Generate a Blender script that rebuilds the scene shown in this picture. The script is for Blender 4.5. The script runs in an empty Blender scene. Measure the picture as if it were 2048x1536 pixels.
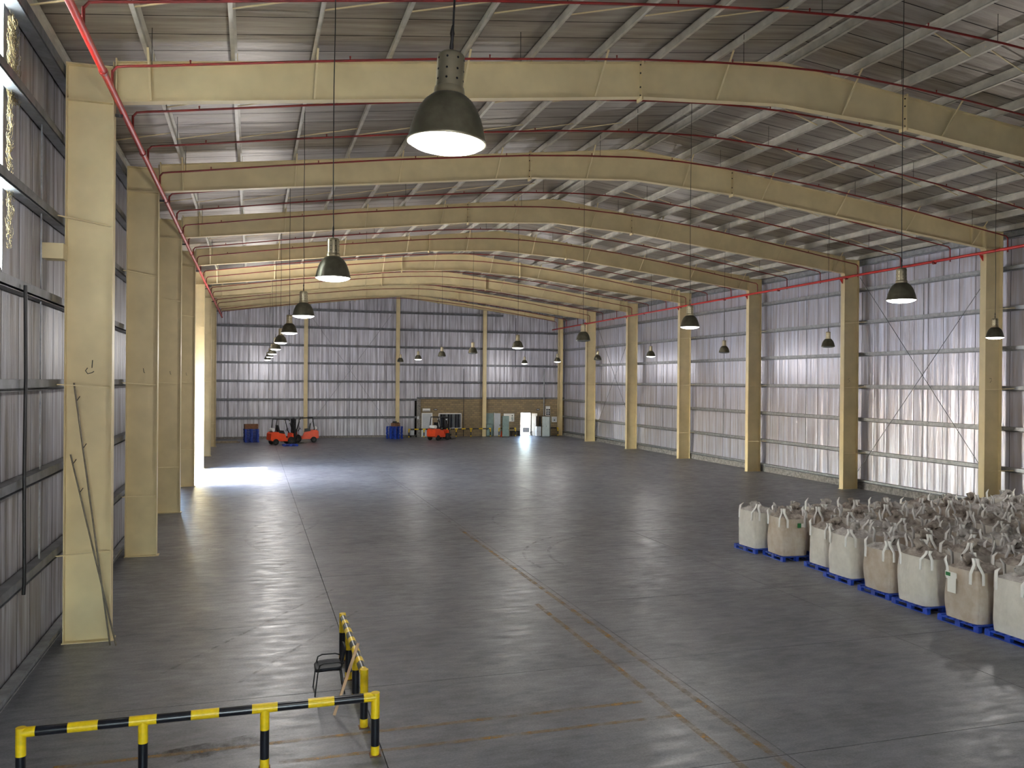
import bpy, bmesh, math, random
from mathutils import Vector, Matrix
R = math.radians
rnd = random.Random(7)
SC = bpy.context.scene
COL = SC.collection

# ------------------------------------------------------------------ camera
F_PX, YAW, PITCH, ROLL, CAM_H = 1695.86, 0.29745, -0.00301, 0.00799, 5.4
fw = Vector((math.sin(YAW)*math.cos(PITCH), math.cos(YAW)*math.cos(PITCH), math.sin(PITCH)))
r0 = Vector((math.cos(YAW), -math.sin(YAW), 0)); u0 = r0.cross(fw)
rt = math.cos(ROLL)*r0 + math.sin(ROLL)*u0
up = -math.sin(ROLL)*r0 + math.cos(ROLL)*u0
cam = bpy.data.cameras.new('camera'); cam.sensor_width = 36.0; cam.sensor_fit = 'HORIZONTAL'
cam.lens = 36.0*F_PX/2048.0; cam.clip_start = 0.1; cam.clip_end = 600
co = bpy.data.objects.new('camera', cam); COL.objects.link(co)
M3 = Matrix((rt, up, -fw)).transposed()
co.matrix_world = Matrix.Translation((0, 0, CAM_H)) @ M3.to_4x4()
SC.camera = co

# ------------------------------------------------------------------ light
w = bpy.data.worlds.new('sky'); SC.world = w; w.use_nodes = True
nt = w.node_tree; bg = nt.nodes['Background']
sky = nt.nodes.new('ShaderNodeTexSky'); sky.sky_type = 'NISHITA'; sky.sun_disc = False
sky.sun_elevation = R(47); sky.sun_rotation = R(-82); sky.altitude = 100; sky.dust_density = 1.2
nt.links.new(sky.outputs[0], bg.inputs['Color']); bg.inputs['Strength'].default_value = 7.0
sun = bpy.data.lights.new('sun', 'SUN'); sun.energy = 170.0; sun.angle = R(2.0); sun.color = (1, 0.96, 0.9)
so = bpy.data.objects.new('sun', sun); COL.objects.link(so)
sd = Vector((math.cos(R(47))*math.cos(R(6)), math.cos(R(47))*math.sin(R(6)), -math.sin(R(47))))
so.rotation_euler = sd.to_track_quat('-Z', 'Y').to_euler()
LAMP_W = 230.0
SC.view_settings.view_transform = 'Standard'; SC.view_settings.look = 'None'
SC.view_settings.exposure = 0.3; SC.view_settings.gamma = 1.0
SC.view_settings.use_curve_mapping = False

# ------------------------------------------------------------------ materials
def srgb(r, g, b):
    f = lambda c: (c/255/12.92) if c/255 <= 0.04045 else ((c/255+0.055)/1.055)**2.4
    return (f(r), f(g), f(b), 1)
MATS = {}
def mat(name, col, rough=0.5, metal=0.0, var=0.0, vscale=3.0, stretch=(1, 1, 1), bump=0.0, bscale=20.0,
        bstretch=(1, 1, 1), rvar=0.0, col2=None, spec=0.5, detail=3.0, space='pos'):
    m = bpy.data.materials.new(name); m.use_nodes = True
    n, l = m.node_tree.nodes, m.node_tree.links
    b = n['Principled BSDF']
    b.inputs['Base Color'].default_value = col; b.inputs['Roughness'].default_value = rough
    b.inputs['Metallic'].default_value = metal; b.inputs['Specular IOR Level'].default_value = spec
    if var or bump or rvar or col2:
        if space == 'pos':
            src = n.new('ShaderNodeNewGeometry').outputs['Position']
        else:
            src = n.new('ShaderNodeTexCoord').outputs['Object']
        def noise(sc, st, d=detail):
            mp = n.new('ShaderNodeMapping'); mp.inputs['Scale'].default_value = st
            l.new(src, mp.inputs['Vector'])
            t = n.new('ShaderNodeTexNoise'); t.inputs['Scale'].default_value = sc; t.inputs['Detail'].default_value = d
            t.inputs['Roughness'].default_value = 0.6
            l.new(mp.outputs[0], t.inputs['Vector']); return t
        t = noise(vscale, stretch)
        if var or col2:
            rp = n.new('ShaderNodeValToRGB')
            a = col2 if col2 else tuple(max(0, c*(1-var)) for c in col[:3])+(1,)
            bb = col if col2 else tuple(min(1, c*(1+var)) for c in col[:3])+(1,)
            rp.color_ramp.elements[0].position = 0.32; rp.color_ramp.elements[1].position = 0.68
            rp.color_ramp.elements[0].color = a; rp.color_ramp.elements[1].color = bb
            l.new(t.outputs['Fac'], rp.inputs[0]); l.new(rp.outputs[0], b.inputs['Base Color'])
        if rvar:
            mr = n.new('ShaderNodeMapRange'); mr.inputs['From Min'].default_value = 0.3; mr.inputs['From Max'].default_value = 0.7
            mr.inputs['To Min'].default_value = rough-rvar; mr.inputs['To Max'].default_value = rough+rvar
            l.new(t.outputs['Fac'], mr.inputs[0]); l.new(mr.outputs[0], b.inputs['Roughness'])
        if bump:
            t2 = noise(bscale, bstretch, 2)
            bp = n.new('ShaderNodeBump'); bp.inputs['Strength'].default_value = bump; bp.inputs['Distance'].default_value = 0.02
            l.new(t2.outputs['Fac'], bp.inputs['Height']); l.new(bp.outputs[0], b.inputs['Normal'])
    MATS[name] = m
    return m

mat('cream', srgb(214, 196, 151), 0.5, var=0.10, vscale=0.9, bump=0.05, bscale=40)
mat('galv', srgb(140, 142, 145), 0.5, 0.6, var=0.25, vscale=5)
mat('galv_dark', srgb(105, 107, 112), 0.5, 0.5, var=0.3, vscale=3)
mat('purlin', srgb(196, 191, 178), 0.45, 0.3, var=0.18, vscale=2)
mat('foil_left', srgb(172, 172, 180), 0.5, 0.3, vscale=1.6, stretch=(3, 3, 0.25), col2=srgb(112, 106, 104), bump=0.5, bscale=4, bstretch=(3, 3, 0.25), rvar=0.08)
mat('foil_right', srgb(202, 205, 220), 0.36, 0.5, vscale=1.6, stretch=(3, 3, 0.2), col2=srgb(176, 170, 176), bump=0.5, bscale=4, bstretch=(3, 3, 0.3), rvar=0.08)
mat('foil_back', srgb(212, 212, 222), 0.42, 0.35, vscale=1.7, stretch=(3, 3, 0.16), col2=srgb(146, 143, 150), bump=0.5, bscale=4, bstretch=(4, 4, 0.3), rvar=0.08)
mat('foil_roof', srgb(168, 160, 150), 0.42, 0.55, vscale=1.0, stretch=(0.5, 5, 1), col2=srgb(122, 112, 102), bump=0.45, bscale=3, bstretch=(0.4, 7, 1), rvar=0.08)
mat('skin', srgb(24, 22, 20), 0.95, spec=0.1)
mat('red', srgb(176, 30, 26), 0.4, var=0.2, vscale=2)
mat('red_dark', srgb(120, 24, 20), 0.45, var=0.2, vscale=2)
mat('yellow', srgb(238, 200, 20), 0.38, var=0.12, vscale=9, bump=0.05)
mat('black_paint', srgb(22, 23, 30), 0.3, var=0.4, vscale=8)
mat('black', srgb(18, 18, 20), 0.5)
mat('rubber', srgb(26, 26, 26), 0.8)
mat('steel_dark', srgb(52, 50, 48), 0.45, 0.5, var=0.2)
mat('pallet_blue', srgb(20, 58, 158), 0.55, var=0.3, vscale=6, bump=0.1)
mat('bag', srgb(212, 206, 196), 0.75, var=0.08, vscale=4, bump=0.5, bscale=9, bstretch=(2, 2, 0.35), space='obj')
mat('bag_tan', srgb(196, 186, 174), 0.75, vscale=3, col2=srgb(176, 158, 138), bump=0.5, bscale=9, bstretch=(2, 2, 0.35), space='obj')
mat('bag_top', srgb(202, 198, 194), 0.8, vscale=7, col2=srgb(150, 142, 136), bump=0.8, bscale=12, space='obj')
mat('bag_top_dark', srgb(182, 172, 162), 0.8, vscale=7, col2=srgb(118, 108, 102), bump=0.8, bscale=12, space='obj')
mat('strap', srgb(236, 234, 230), 0.7)
mat('lamp_can', srgb(200, 188, 156), 0.3, 0.8, var=0.1, vscale=6)
mat('lamp_bell', srgb(98, 95, 80), 0.33, 0.55, var=0.25, vscale=7)
mat('lens_off', srgb(120, 122, 122), 0.15, spec=0.6)
mat('orange', srgb(226, 74, 30), 0.4, var=0.1)
mat('white', srgb(228, 228, 226), 0.5)
mat('paper', srgb(235, 233, 226), 0.8)
mat('green', srgb(38, 110, 58), 0.6)
mat('wood', srgb(206, 168, 132), 0.65, var=0.15, vscale=5, stretch=(1, 1, 0.2))
mat('wood_brown', srgb(120, 82, 56), 0.75, var=0.3, vscale=6)
mat('wood_grey', srgb(150, 138, 120), 0.8, var=0.3, vscale=6)
mat('grey_metal', srgb(150, 160, 162), 0.45, var=0.08)
mat('grey_green', srgb(122, 142, 140), 0.5, var=0.1)
mat('grey_light', srgb(190, 194, 200), 0.5, var=0.06)
mat('board_brown', srgb(92, 84, 70), 0.6, var=0.2, vscale=4)
mat('glass_dark', srgb(30, 34, 46), 0.08, spec=0.8)
mat('curb', srgb(150, 146, 142), 0.9, vscale=8, col2=srgb(96, 92, 90), bump=0.6, bscale=6)
mat('ground_out', srgb(205, 198, 186), 0.9, var=0.1, vscale=0.5)
mat('wool', srgb(98, 86, 58), 0.95, var=0.3, vscale=12)
mat('pole', srgb(110, 102, 88), 0.5, 0.4, var=0.3, vscale=9)
mat('seat_black', srgb(30, 32, 40), 0.6, spec=0.3)
mat('mark_dark', srgb(60, 58, 56), 0.45)
mat('mark_pale', srgb(165, 163, 158), 0.5)

def emissive(name, col, s):
    m = bpy.data.materials.new(name); m.use_nodes = True
    b = m.node_tree.nodes['Principled BSDF']
    b.inputs['Base Color'].default_value = (0.8, 0.8, 0.8, 1)
    b.inputs['Emission Color'].default_value = col; b.inputs['Emission Strength'].default_value = s
    MATS[name] = m
emissive('lens_on', (1.0, 0.97, 1.0, 1), 12.0)

def translucent(name, col):
    m = bpy.data.materials.new(name); m.use_nodes = True
    n, l = m.node_tree.nodes, m.node_tree.links
    t = n.new('ShaderNodeBsdfTranslucent'); t.inputs['Color'].default_value = col
    l.new(t.outputs[0], n['Material Output'].inputs['Surface']); MATS[name] = m
translucent('daylight_sheet', (0.75, 0.78, 0.75, 1))

def concrete():
    m = bpy.data.materials.new('concrete'); m.use_nodes = True
    n, l = m.node_tree.nodes, m.node_tree.links; b = n['Principled BSDF']; b.inputs['Specular IOR Level'].default_value = 0.6
    pos = n.new('ShaderNodeNewGeometry').outputs['Position']
    def noise(sc, st=(1, 1, 1), d=6, rough=0.6):
        mp = n.new('ShaderNodeMapping'); mp.inputs['Scale'].default_value = st; l.new(pos, mp.inputs['Vector'])
        t = n.new('ShaderNodeTexNoise'); t.inputs['Scale'].default_value = sc; t.inputs['Detail'].default_value = d
        t.inputs['Roughness'].default_value = rough; l.new(mp.outputs[0], t.inputs['Vector']); return t.outputs['Fac']
    def ramp(f, a, c, p0, p1):
        r = n.new('ShaderNodeValToRGB'); r.color_ramp.elements[0].position = p0; r.color_ramp.elements[1].position = p1
        r.color_ramp.elements[0].color = a; r.color_ramp.elements[1].color = c; l.new(f, r.inputs[0]); return r.outputs[0]
    def mix(a, c, f, mode='MIX'):
        x = n.new('ShaderNodeMix'); x.data_type = 'RGBA'; x.blend_type = mode
        if hasattr(f, 'links') or not isinstance(f, float): l.new(f, x.inputs[0])
        else: x.inputs[0].default_value = f
        l.new(a, x.inputs[6]); l.new(c, x.inputs[7]); return x.outputs[2]
    base = ramp(noise(0.22, d=3), srgb(104, 105, 111), srgb(131, 131, 135), 0.3, 0.7)
    stain = ramp(noise(0.75, d=5, rough=0.7), (0.62, 0.62, 0.64, 1), (1, 1, 1, 1), 0.36, 0.55)
    streak = ramp(noise(2.6, (0.7, 2.2, 1), 4, 0.7), (0.70, 0.70, 0.71, 1), (1.16, 1.16, 1.15, 1), 0.34, 0.66)
    grain = ramp(noise(30, (0.8, 1.4, 1), 2, 0.8), (0.72, 0.72, 0.73, 1), (1.22, 1.22, 1.21, 1), 0.34, 0.66)
    fleck = ramp(noise(7, (1, 2.6, 1), 3, 0.75), (1, 1, 1, 1), (1.5, 1.48, 1.45, 1), 0.62, 0.74)
    c = mix(base, stain, 0.8, 'MULTIPLY'); c = mix(c, streak, 0.9, 'MULTIPLY'); c = mix(c, grain, 0.9, 'MULTIPLY'); c = mix(c, fleck, 0.8, 'MULTIPLY')
    l.new(c, b.inputs['Base Color'])
    mr = n.new('ShaderNodeMapRange'); mr.inputs['From Min'].default_value = 0.3; mr.inputs['From Max'].default_value = 0.7
    mr.inputs['To Min'].default_value = 0.30; mr.inputs['To Max'].default_value = 0.52
    l.new(noise(1.9, (0.8, 2.2, 1), 3, 0.7), mr.inputs[0]); l.new(mr.outputs[0], b.inputs['Roughness'])
    bp = n.new('ShaderNodeBump'); bp.inputs['Strength'].default_value = 0.12; bp.inputs['Distance'].default_value = 0.01
    l.new(noise(5.0, (1, 2.0, 1), 3), bp.inputs['Height']); l.new(bp.outputs[0], b.inputs['Normal'])
    MATS['concrete'] = m
concrete()

def worn(name, col, keep, rough=0.5, scale=2.5, stretch=(1, 1, 1), soft=0.2):
    m = bpy.data.materials.new(name); m.use_nodes = True
    n, l = m.node_tree.nodes, m.node_tree.links; b = n['Principled BSDF']
    b.inputs['Base Color'].default_value = col; b.inputs['Roughness'].default_value = rough
    g = n.new('ShaderNodeNewGeometry'); mp = n.new('ShaderNodeMapping'); mp.inputs['Scale'].default_value = stretch
    t = n.new('ShaderNodeTexNoise'); t.inputs['Scale'].default_value = scale
    t.inputs['Detail'].default_value = 5; t.inputs['Roughness'].default_value = 0.75
    l.new(g.outputs['Position'], mp.inputs['Vector']); l.new(mp.outputs[0], t.inputs['Vector'])
    mr = n.new('ShaderNodeMapRange'); mr.inputs['From Min'].default_value = 0.62-keep*0.35
    mr.inputs['From Max'].default_value = 0.62-keep*0.35+soft
    mr.inputs['To Max'].default_value = 0.75
    l.new(t.outputs['Fac'], mr.inputs[0]); l.new(mr.outputs[0], b.inputs['Alpha'])
    MATS[name] = m
worn('line_paint', srgb(186, 138, 46), 0.75, soft=0.35)
worn('line_paint_faint', srgb(150, 118, 76), 0.35, soft=0.5)
worn('tyre_dark', srgb(46, 44, 44), 0.5, 0.5, 4, soft=0.4)
worn('tyre_pale', srgb(176, 175, 172), 0.45, 0.5, 4, soft=0.5)
worn('stain_dark', srgb(42, 40, 40), 0.45, 0.35, 2)

def brickwork():
    m = bpy.data.materials.new('blockwork'); m.use_nodes = True
    n, l = m.node_tree.nodes, m.node_tree.links; b = n['Principled BSDF']; b.inputs['Roughness'].default_value = 0.9
    g = n.new('ShaderNodeNewGeometry'); sx = n.new('ShaderNodeSeparateXYZ'); cx = n.new('ShaderNodeCombineXYZ')
    l.new(g.outputs['Position'], sx.inputs[0]); l.new(sx.outputs['X'], cx.inputs['X']); l.new(sx.outputs['Z'], cx.inputs['Y'])
    t = n.new('ShaderNodeTexBrick'); t.inputs['Scale'].default_value = 1.0
    t.inputs['Brick Width'].default_value = 0.40; t.inputs['Row Height'].default_value = 0.2; t.inputs['Mortar Size'].default_value = 0.012
    t.inputs['Color1'].default_value = srgb(150, 132, 100); t.inputs['Color2'].default_value = srgb(128, 112, 88); t.inputs['Mortar'].default_value = srgb(108, 100, 86)
    l.new(cx.outputs[0], t.inputs['Vector']); l.new(t.outputs['Color'], b.inputs['Base Color'])
    bp = n.new('ShaderNodeBump'); bp.invert = True; bp.inputs['Distance'].default_value = 0.01
    l.new(t.outputs['Fac'], bp.inputs['Height']); l.new(bp.outputs[0], b.inputs['Normal'])
    MATS['blockwork'] = m
brickwork()

# ------------------------------------------------------------------ geometry helpers
class MB:
    def __init__(s): s.v = []; s.f = []; s.sm = []
    def add(s, vs, fs, smooth=False):
        o = len(s.v); s.v += [tuple(v) for v in vs]
        for f in fs: s.f.append(tuple(i+o for i in f)); s.sm.append(smooth)
        return s
    def box(s, x0, x1, y0, y1, z0, z1, M=None):
        vs = [Vector((x, y, z)) for z in (z0, z1) for y in (y0, y1) for x in (x0, x1)]
        if M is not None: vs = [M @ v for v in vs]
        return s.add(vs, [(0, 2, 3, 1), (4, 5, 7, 6), (0, 1, 5, 4), (2, 6, 7, 3), (0, 4, 6, 2), (1, 3, 7, 5)])
    def bar(s, a, b, wx, wy, ref=(0, 0, 1)):
        a, b = Vector(a), Vector(b); d = (b-a).normalized(); ref = Vector(ref)
        if abs(d.dot(ref)) > 0.98: ref = Vector((0, 1, 0))
        p = d.cross(ref).normalized(); q = p.cross(d).normalized()
        vs = [c + p*(sx*wx/2) + q*(sy*wy/2) for c in (a, b) for sy in (-1, 1) for sx in (-1, 1)]
        return s.add(vs, [(0, 2, 3, 1), (4, 5, 7, 6), (0, 1, 5, 4), (2, 6, 7, 3), (0, 4, 6, 2), (1, 3, 7, 5)])
    def tube(s, pts, r, n=8, caps=True, closed=False):
        pts = [Vector(p) for p in pts]; m = len(pts); rings = []; prev = None
        for i, p in enumerate(pts):
            if closed: d = pts[(i+1) % m]-pts[i-1]
            else: d = pts[min(i+1, m-1)]-pts[max(i-1, 0)]
            d.normalize()
            if prev is None:
                ref = Vector((0, 0, 1)) if abs(d.z) < 0.9 else Vector((0, 1, 0)); a = d.cross(ref).normalized()
            else:
                a = (prev - d*prev.dot(d)).normalized()
            prev = a; b = d.cross(a)
            rr = r[i] if isinstance(r, (list, tuple)) else r
            rings.append([p + (a*math.cos(t*2*math.pi/n)+b*math.sin(t*2*math.pi/n))*rr for t in range(n)])
        vs = [v for g in rings for v in g]; fs = []
        for i in range(m if closed else m-1):
            j = (i+1) % m
            for t in range(n):
                u = (t+1) % n; fs.append((i*n+t, i*n+u, j*n+u, j*n+t))
        s.add(vs, fs, True)
        if caps and not closed:
            s.add(rings[0], [tuple(range(n))[::-1]]); s.add(rings[-1], [tuple(range(n))])
        return s
    def lathe(s, prof, n=24, c=(0, 0, 0), smooth=True):
        vs = []; fs = []
        for r, z in prof:
            for t in range(n):
                a = 2*math.pi*t/n; vs.append((c[0]+r*math.cos(a), c[1]+r*math.sin(a), c[2]+z))
        for i in range(len(prof)-1):
            for t in range(n):
                u = (t+1) % n; fs.append((i*n+t, i*n+u, (i+1)*n+u, (i+1)*n+t))
        return s.add(vs, fs, smooth)
    def prism(s, poly, y0, y1, M=None):           # polygon in XZ, extruded along Y
        n = len(poly); vs = [Vector((x, y0, z)) for x, z in poly]+[Vector((x, y1, z)) for x, z in poly]
        if M is not None: vs = [M @ v for v in vs]
        fs = [tuple(range(n)), tuple(range(2*n-1, n-1, -1))]+[(i, i+n, (i+1) % n+n, (i+1) % n) for i in range(n)]
        return s.add(vs, fs)
    def mesh(s, name):
        me = bpy.data.meshes.new(name); me.from_pydata(s.v, [], s.f)
        me.polygons.foreach_set('use_smooth', s.sm); me.update()
        bm = bmesh.new(); bm.from_mesh(me); bmesh.ops.recalc_face_normals(bm, faces=bm.faces); bm.to_mesh(me); bm.free()
        return me
    def build(s, name, m, parent=None):
        return link(name, s.mesh(name), m, parent)

def link(name, me, m, parent=None, loc=None, rotz=0):
    if m and not me.materials: me.materials.append(MATS[m])
    o = bpy.data.objects.new(name, me); COL.objects.link(o)
    if parent: o.parent = parent
    if loc is not None: o.location = loc
    if rotz: o.rotation_euler = (0, 0, rotz)
    return o
def tag(o, label, cat, group=None):
    o['label'] = label; o['category'] = cat
    if group: o['group'] = group
    return o
def thing(name, label, cat, loc=(0, 0, 0), rotz=0, group=None):
    o = bpy.data.objects.new(name, None); COL.objects.link(o); o.empty_display_size = 0.2
    o.location = loc; o.rotation_euler = (0, 0, rotz)
    return tag(o, label, cat, group)
def struct(o): o['kind'] = 'structure'; return o
def copy_tree(root, loc, rotz, label, group=None):
    r = root.copy(); COL.objects.link(r); r.location = loc; r.rotation_euler = (0, 0, rotz); r['label'] = label
    if group: r['group'] = group
    for ch in root.children:
        c = ch.copy(); COL.objects.link(c); c.parent = r
        for g in ch.children:
            d = g.copy(); COL.objects.link(d); d.parent = c
    return r
ORD = ['first', 'second', 'third', 'fourth', 'fifth', 'sixth', 'seventh', 'eighth', 'ninth', 'tenth', 'eleventh', 'twelfth',
       'thirteenth', 'fourteenth', 'fifteenth', 'sixteenth', 'seventeenth', 'eighteenth', 'nineteenth', 'twentieth', 'twenty-first', 'twenty-second', 'twenty-third', 'twenty-fourth']

# ------------------------------------------------------------------ dimensions (metres)
XL, XR, XM = -2.75, 29.01, 13.13            # inner column faces, ridge
WL, WR = -3.95, 30.21                        # inner face of the lining
Y0, BAY = 19.21, 8.758
FY = [Y0+BAY*i for i in range(8)]            # frames A..H
YB = 80.62                                   # lining of the back wall
YF = -9.0                                    # wall behind the camera
def z_top(x): return 13.78-0.1172*abs(x-XM)  # top of the roof beams
def z_roof(x): return z_top(x)+0.24          # underside of the roof lining
PITCH_P = 0.9
DOOR_Y0, DOOR_Y1, DOOR_H = FY[3]+0.35, FY[4]-0.2, 5.3

# ------------------------------------------------------------------ floor
fl = struct(MB().box(WL-0.3, WR+0.3, YF-0.5, YB+0.4, -0.3, -0.03).build('floor', 'skin'))
JX = [WL-0.3, 1.85, 7.48, 13.2, 18.9, 24.6, WR+0.3]
JY = [YF-0.5]+[Y0+0.15+4.379*k for k in range(-6, 14)]+[YB+0.4]
g = 0.007
for i in range(len(JX)-1):
    for j in range(len(JY)-1):
        MB().box(JX[i]+g, JX[i+1]-g, JY[j]+g, JY[j+1]-g, -0.06, 0.0).build('slab', 'concrete', fl)
og = MB().box(-90, 120, -60, 180, -0.5, -0.31).build('ground', 'ground_out'); struct(og)
MB().box(-60, WL-0.3, -40, 150, -0.3, -0.01).build('forecourt', 'ground_out', og)
MB().box(WL-0.3, 60, -60, YF-0.5, -0.3, -0.01).build('forecourt', 'ground_out', og)
MB().box(WL-0.3, 110, YB+0.4, 160, -0.3, -0.01).build('forecourt', 'ground_out', og)

# ------------------------------------------------------------------ walls
def panel_mesh(h, seed, wd=PITCH_P):
    q = random.Random(seed); g = 0.012; n = 6
    ys = [g]+[g+0.03+(wd-2*g-0.06)*k/(n-1) for k in range(n)]+[wd-g]
    xs = [-0.006]+[0.0]+[q.uniform(-0.004, 0.022) for _ in range(n-2)]+[0.0]+[-0.006]
    vs = [(xs[k], ys[k], z) for z in (0, h) for k in range(n+2)]
    m = MB().add(vs, [(k, k+1, k+n+3, k+n+2) for k in range(n+1)])
    return m.mesh('panel')
def wall_side(name, X, sgn, foil, z1):
    """lining panels on a backing sheet; sgn=+1: the lining faces +X"""
    bx = X-0.06*sgn
    m = MB()
    lo, hi = sorted((bx, bx-0.12*sgn))
    if sgn > 0:
        m.box(lo, hi, YF, 14.9, 0, 12.2); m.box(lo, hi, 16.3, DOOR_Y0, 0, 12.2); m.box(lo, hi, DOOR_Y1, YB+0.3, 0, 12.2)
        m.box(lo, hi, DOOR_Y0, DOOR_Y1, DOOR_H, 12.2); m.box(lo, hi, 14.9, 16.3, 0, 7.2)
    else:
        m.box(lo, hi, YF, YB+0.3, 0, 12.2)
    wl = struct(m.build(name, 'skin'))
    k0 = 16.02-PITCH_P*7
    hs = {}
    def pm(h, s, wd):
        key = (round(h, 2), s, round(wd, 2))
        if key not in hs: hs[key] = panel_mesh(h, s, wd); hs[key].materials.append(MATS[foil])
        return hs[key]
    y = k0; q = random.Random(3)
    while y < YB-0.2:
        y1 = min(y+PITCH_P, YB); s = q.randrange(5)
        pieces = [(y, y1, 0.15, z1)]
        if sgn > 0:
            if abs(y-15.12) < 0.05: pieces = [(y, 15.82, 0.15, 7.2), (15.82, 16.92, 0.15, z1)]
            elif abs(y-16.02) < 0.05: pieces = []
            elif y1 > DOOR_Y0 and y < DOOR_Y1:
                pieces = [(y, y1, DOOR_H, z1)]
                if y < DOOR_Y0-0.1: pieces.append((y, DOOR_Y0, 0.15, DOOR_H))
                if y1 > DOOR_Y1+0.1: pieces.append((DOOR_Y1, y1, 0.15, DOOR_H))
        for a, b, c, d in pieces:
            o = link('panel', pm(d-c, s, b-a), None, wl)
            if sgn > 0: o.location = (X, a, c)
            else: o.location = (X, b, c); o.rotation_euler = (0, 0, math.pi)
        y += PITCH_P
    return wl
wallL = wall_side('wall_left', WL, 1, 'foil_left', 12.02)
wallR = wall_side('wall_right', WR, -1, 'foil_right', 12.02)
win = struct(MB().box(WL-0.06, WL-0.045, 14.9, 16.3, 7.2, 12.2).build('window_1', 'daylight_sheet'))
# wall behind the camera; its unseen doorway is added and sized for fill daylight
m = MB(); m.box(WL-0.2, -2.5, YF-0.2, YF, 0, 14.4); m.box(2.6, WR+0.2, YF-0.2, YF, 0, 14.4); m.box(-2.5, 2.6, YF-0.2, YF, 4.4, 14.4)
struct(m.build('wall_front', 'foil_right'))

# back wall
m = MB(); m.box(WL-0.2, 25.6, YB+0.06, YB+0.25, 0, 14.2); m.box(26.65, WR+0.2, YB+0.06, YB+0.25, 0, 14.2); m.box(25.6, 26.65, YB+0.06, YB+0.25, 2.28, 14.2)
wallB = struct(m.build('wall_back', 'skin'))
x = WL
while x < WR-0.05:
    x1 = min(x+PITCH_P, WR); q = random.Random(int(x*10)); n = 7; g = 0.008
    xs = [x+g]+[x+g+0.02+(x1-x-2*g-0.04)*k/(n-1) for k in range(n)]+[x1-g]
    ds = [0.006, 0]+[q.uniform(-0.025, 0.004) for _ in range(n-2)]+[0, 0.006]
    zb = 3.66 if (x+x1)/2 > 15.17 else 0.15
    vs = [(xs[k], YB+ds[k], zb) for k in range(n+2)]+[(xs[k], YB+ds[k], z_roof(xs[k])) for k in range(n+2)]
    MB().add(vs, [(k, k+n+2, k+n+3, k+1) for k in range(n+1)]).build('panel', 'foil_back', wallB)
    x += PITCH_P
# blockwork part of the back wall, door hole left open
m = MB(); m.box(15.2, 25.6, YB-0.10, YB+0.1, 0, 3.66); m.box(26.65, WR, YB-0.10, YB+0.1, 0, 3.66); m.box(25.6, 26.65, YB-0.10, YB+0.1, 2.28, 3.66)
m.build('blockwork', 'blockwork', wallB)
MB().box(15.12, 15.48, YB-0.28, YB-0.1, 0, 3.66).build('pier', 'curb', wallB)
MB().box(15.1, WR, YB-0.22, YB-0.06, 3.66, 3.82).build('lintel', 'galv_dark', wallB)

# girts (rails of C section) on the three walls
def c_section(run0, run1, zc, X, sgn, ax='y', h=0.2, d=0.2):
    """C-section rail: X = lining side, opens downward-inward"""
    t = 0.012; m = MB(); a = X; b = X+d*sgn
    def bx(p0, p1, z0, z1):
        p0, p1 = min(p0, p1), max(p0, p1)
        if ax == 'y': m.box(p0, p1, run0, run1, z0, z1)
        else: m.box(run0, run1, p0, p1, z0, z1)
    bx(a, b, zc+h/2-t, zc+h/2)                   # top flange
    bx(b-t*sgn*3, b, zc-h/2+0.05, zc+h/2-t)      # web near the room
    bx(a, b, zc-h/2, zc-h/2+t)                   # bottom flange
    bx(a, a+t*sgn, zc-h/2, zc+h/2)
    return m
GZ = [10.25, 8.58, 6.93, 5.27, 3.58, 1.9]
for z in GZ:
    if z < DOOR_H+0.1:
        c_section(YF, DOOR_Y0, z, WL+0.04, 1).build('girt', 'galv_dark', wallL)
        c_section(DOOR_Y1, YB-0.2, z, WL+0.04, 1).build('girt', 'galv_dark', wallL)
    else:
        c_section(YF, YB-0.2, z, WL+0.04, 1).build('girt', 'galv_dark', wallL)
    c_section(YF, YB-0.2, z, WR-0.04, -1).build('girt', 'galv', wallR)
c_section(YF, YB-0.2, 11.62, WL+0.04, 1, h=0.26, d=0.24).build('eave_strut', 'galv_dark', wallL)
c_section(YF, YB-0.2, 11.62, WR-0.04, -1, h=0.26, d=0.24).build('eave_strut', 'galv', wallR)
c_section(YF, DOOR_Y0, 0.24, WL+0.04, 1, h=0.12).build('base_rail', 'galv', wallL)
c_section(DOOR_Y1, YB-0.2, 0.24, WL+0.04, 1, h=0.12).build('base_rail', 'galv', wallL)
c_section(YF, YB-0.2, 0.42, WR-0.04, -1, h=0.14).build('base_rail', 'galv', wallR)
MB().box(WR-0.16, WR+0.05, YF, YB, 0, 0.33).build('curb', 'curb', wallR)
MB().box(WL-0.05, WL+0.12, YF, DOOR_Y0, 0, 0.17).build('curb', 'curb', wallL)
MB().box(WL-0.05, WL+0.12, DOOR_Y1, YB, 0, 0.17).build('curb', 'curb', wallL)
for z in GZ:
    e = 15.1 if z < 3.6 else WR-0.2
    c_section(WL+0.2, e, z, YB-0.03, -1, ax='x').build('girt', 'galv_dark', wallB)
c_section(3.9, 23.7, 11.88, YB-0.03, -1, ax='x').build('girt', 'galv_dark', wallB)
MB().box(WL, 15.2, YB-0.12, YB+0.05, 0, 0.2).build('curb', 'curb', wallB)
# sag rods between the girts
rodm = MB().box(-0.012, 0.012, -0.012, 0.012, 0, 1.47).mesh('sag_rod'); rodm.materials.append(MATS['galv'])
for i in range(-1, 7):
    yy = Y0+BAY*(i+0.5)
    for k in range(len(GZ)-1):
        if i >= 0: link('sag_rod', rodm, None, wallR, (WR-0.16, yy, GZ[k+1]+0.1))
        if i <= 1: link('sag_rod', rodm, None, wallL, (WL+0.15, Y0+BAY*i-1.4 if i == 0 else yy, GZ[k+1]+0.1))
MB().box(WL+0.05, WL+0.42, 18.35, 18.75, 7.72, 8.02).build('bracket_box', 'cream', wallL)
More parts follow.
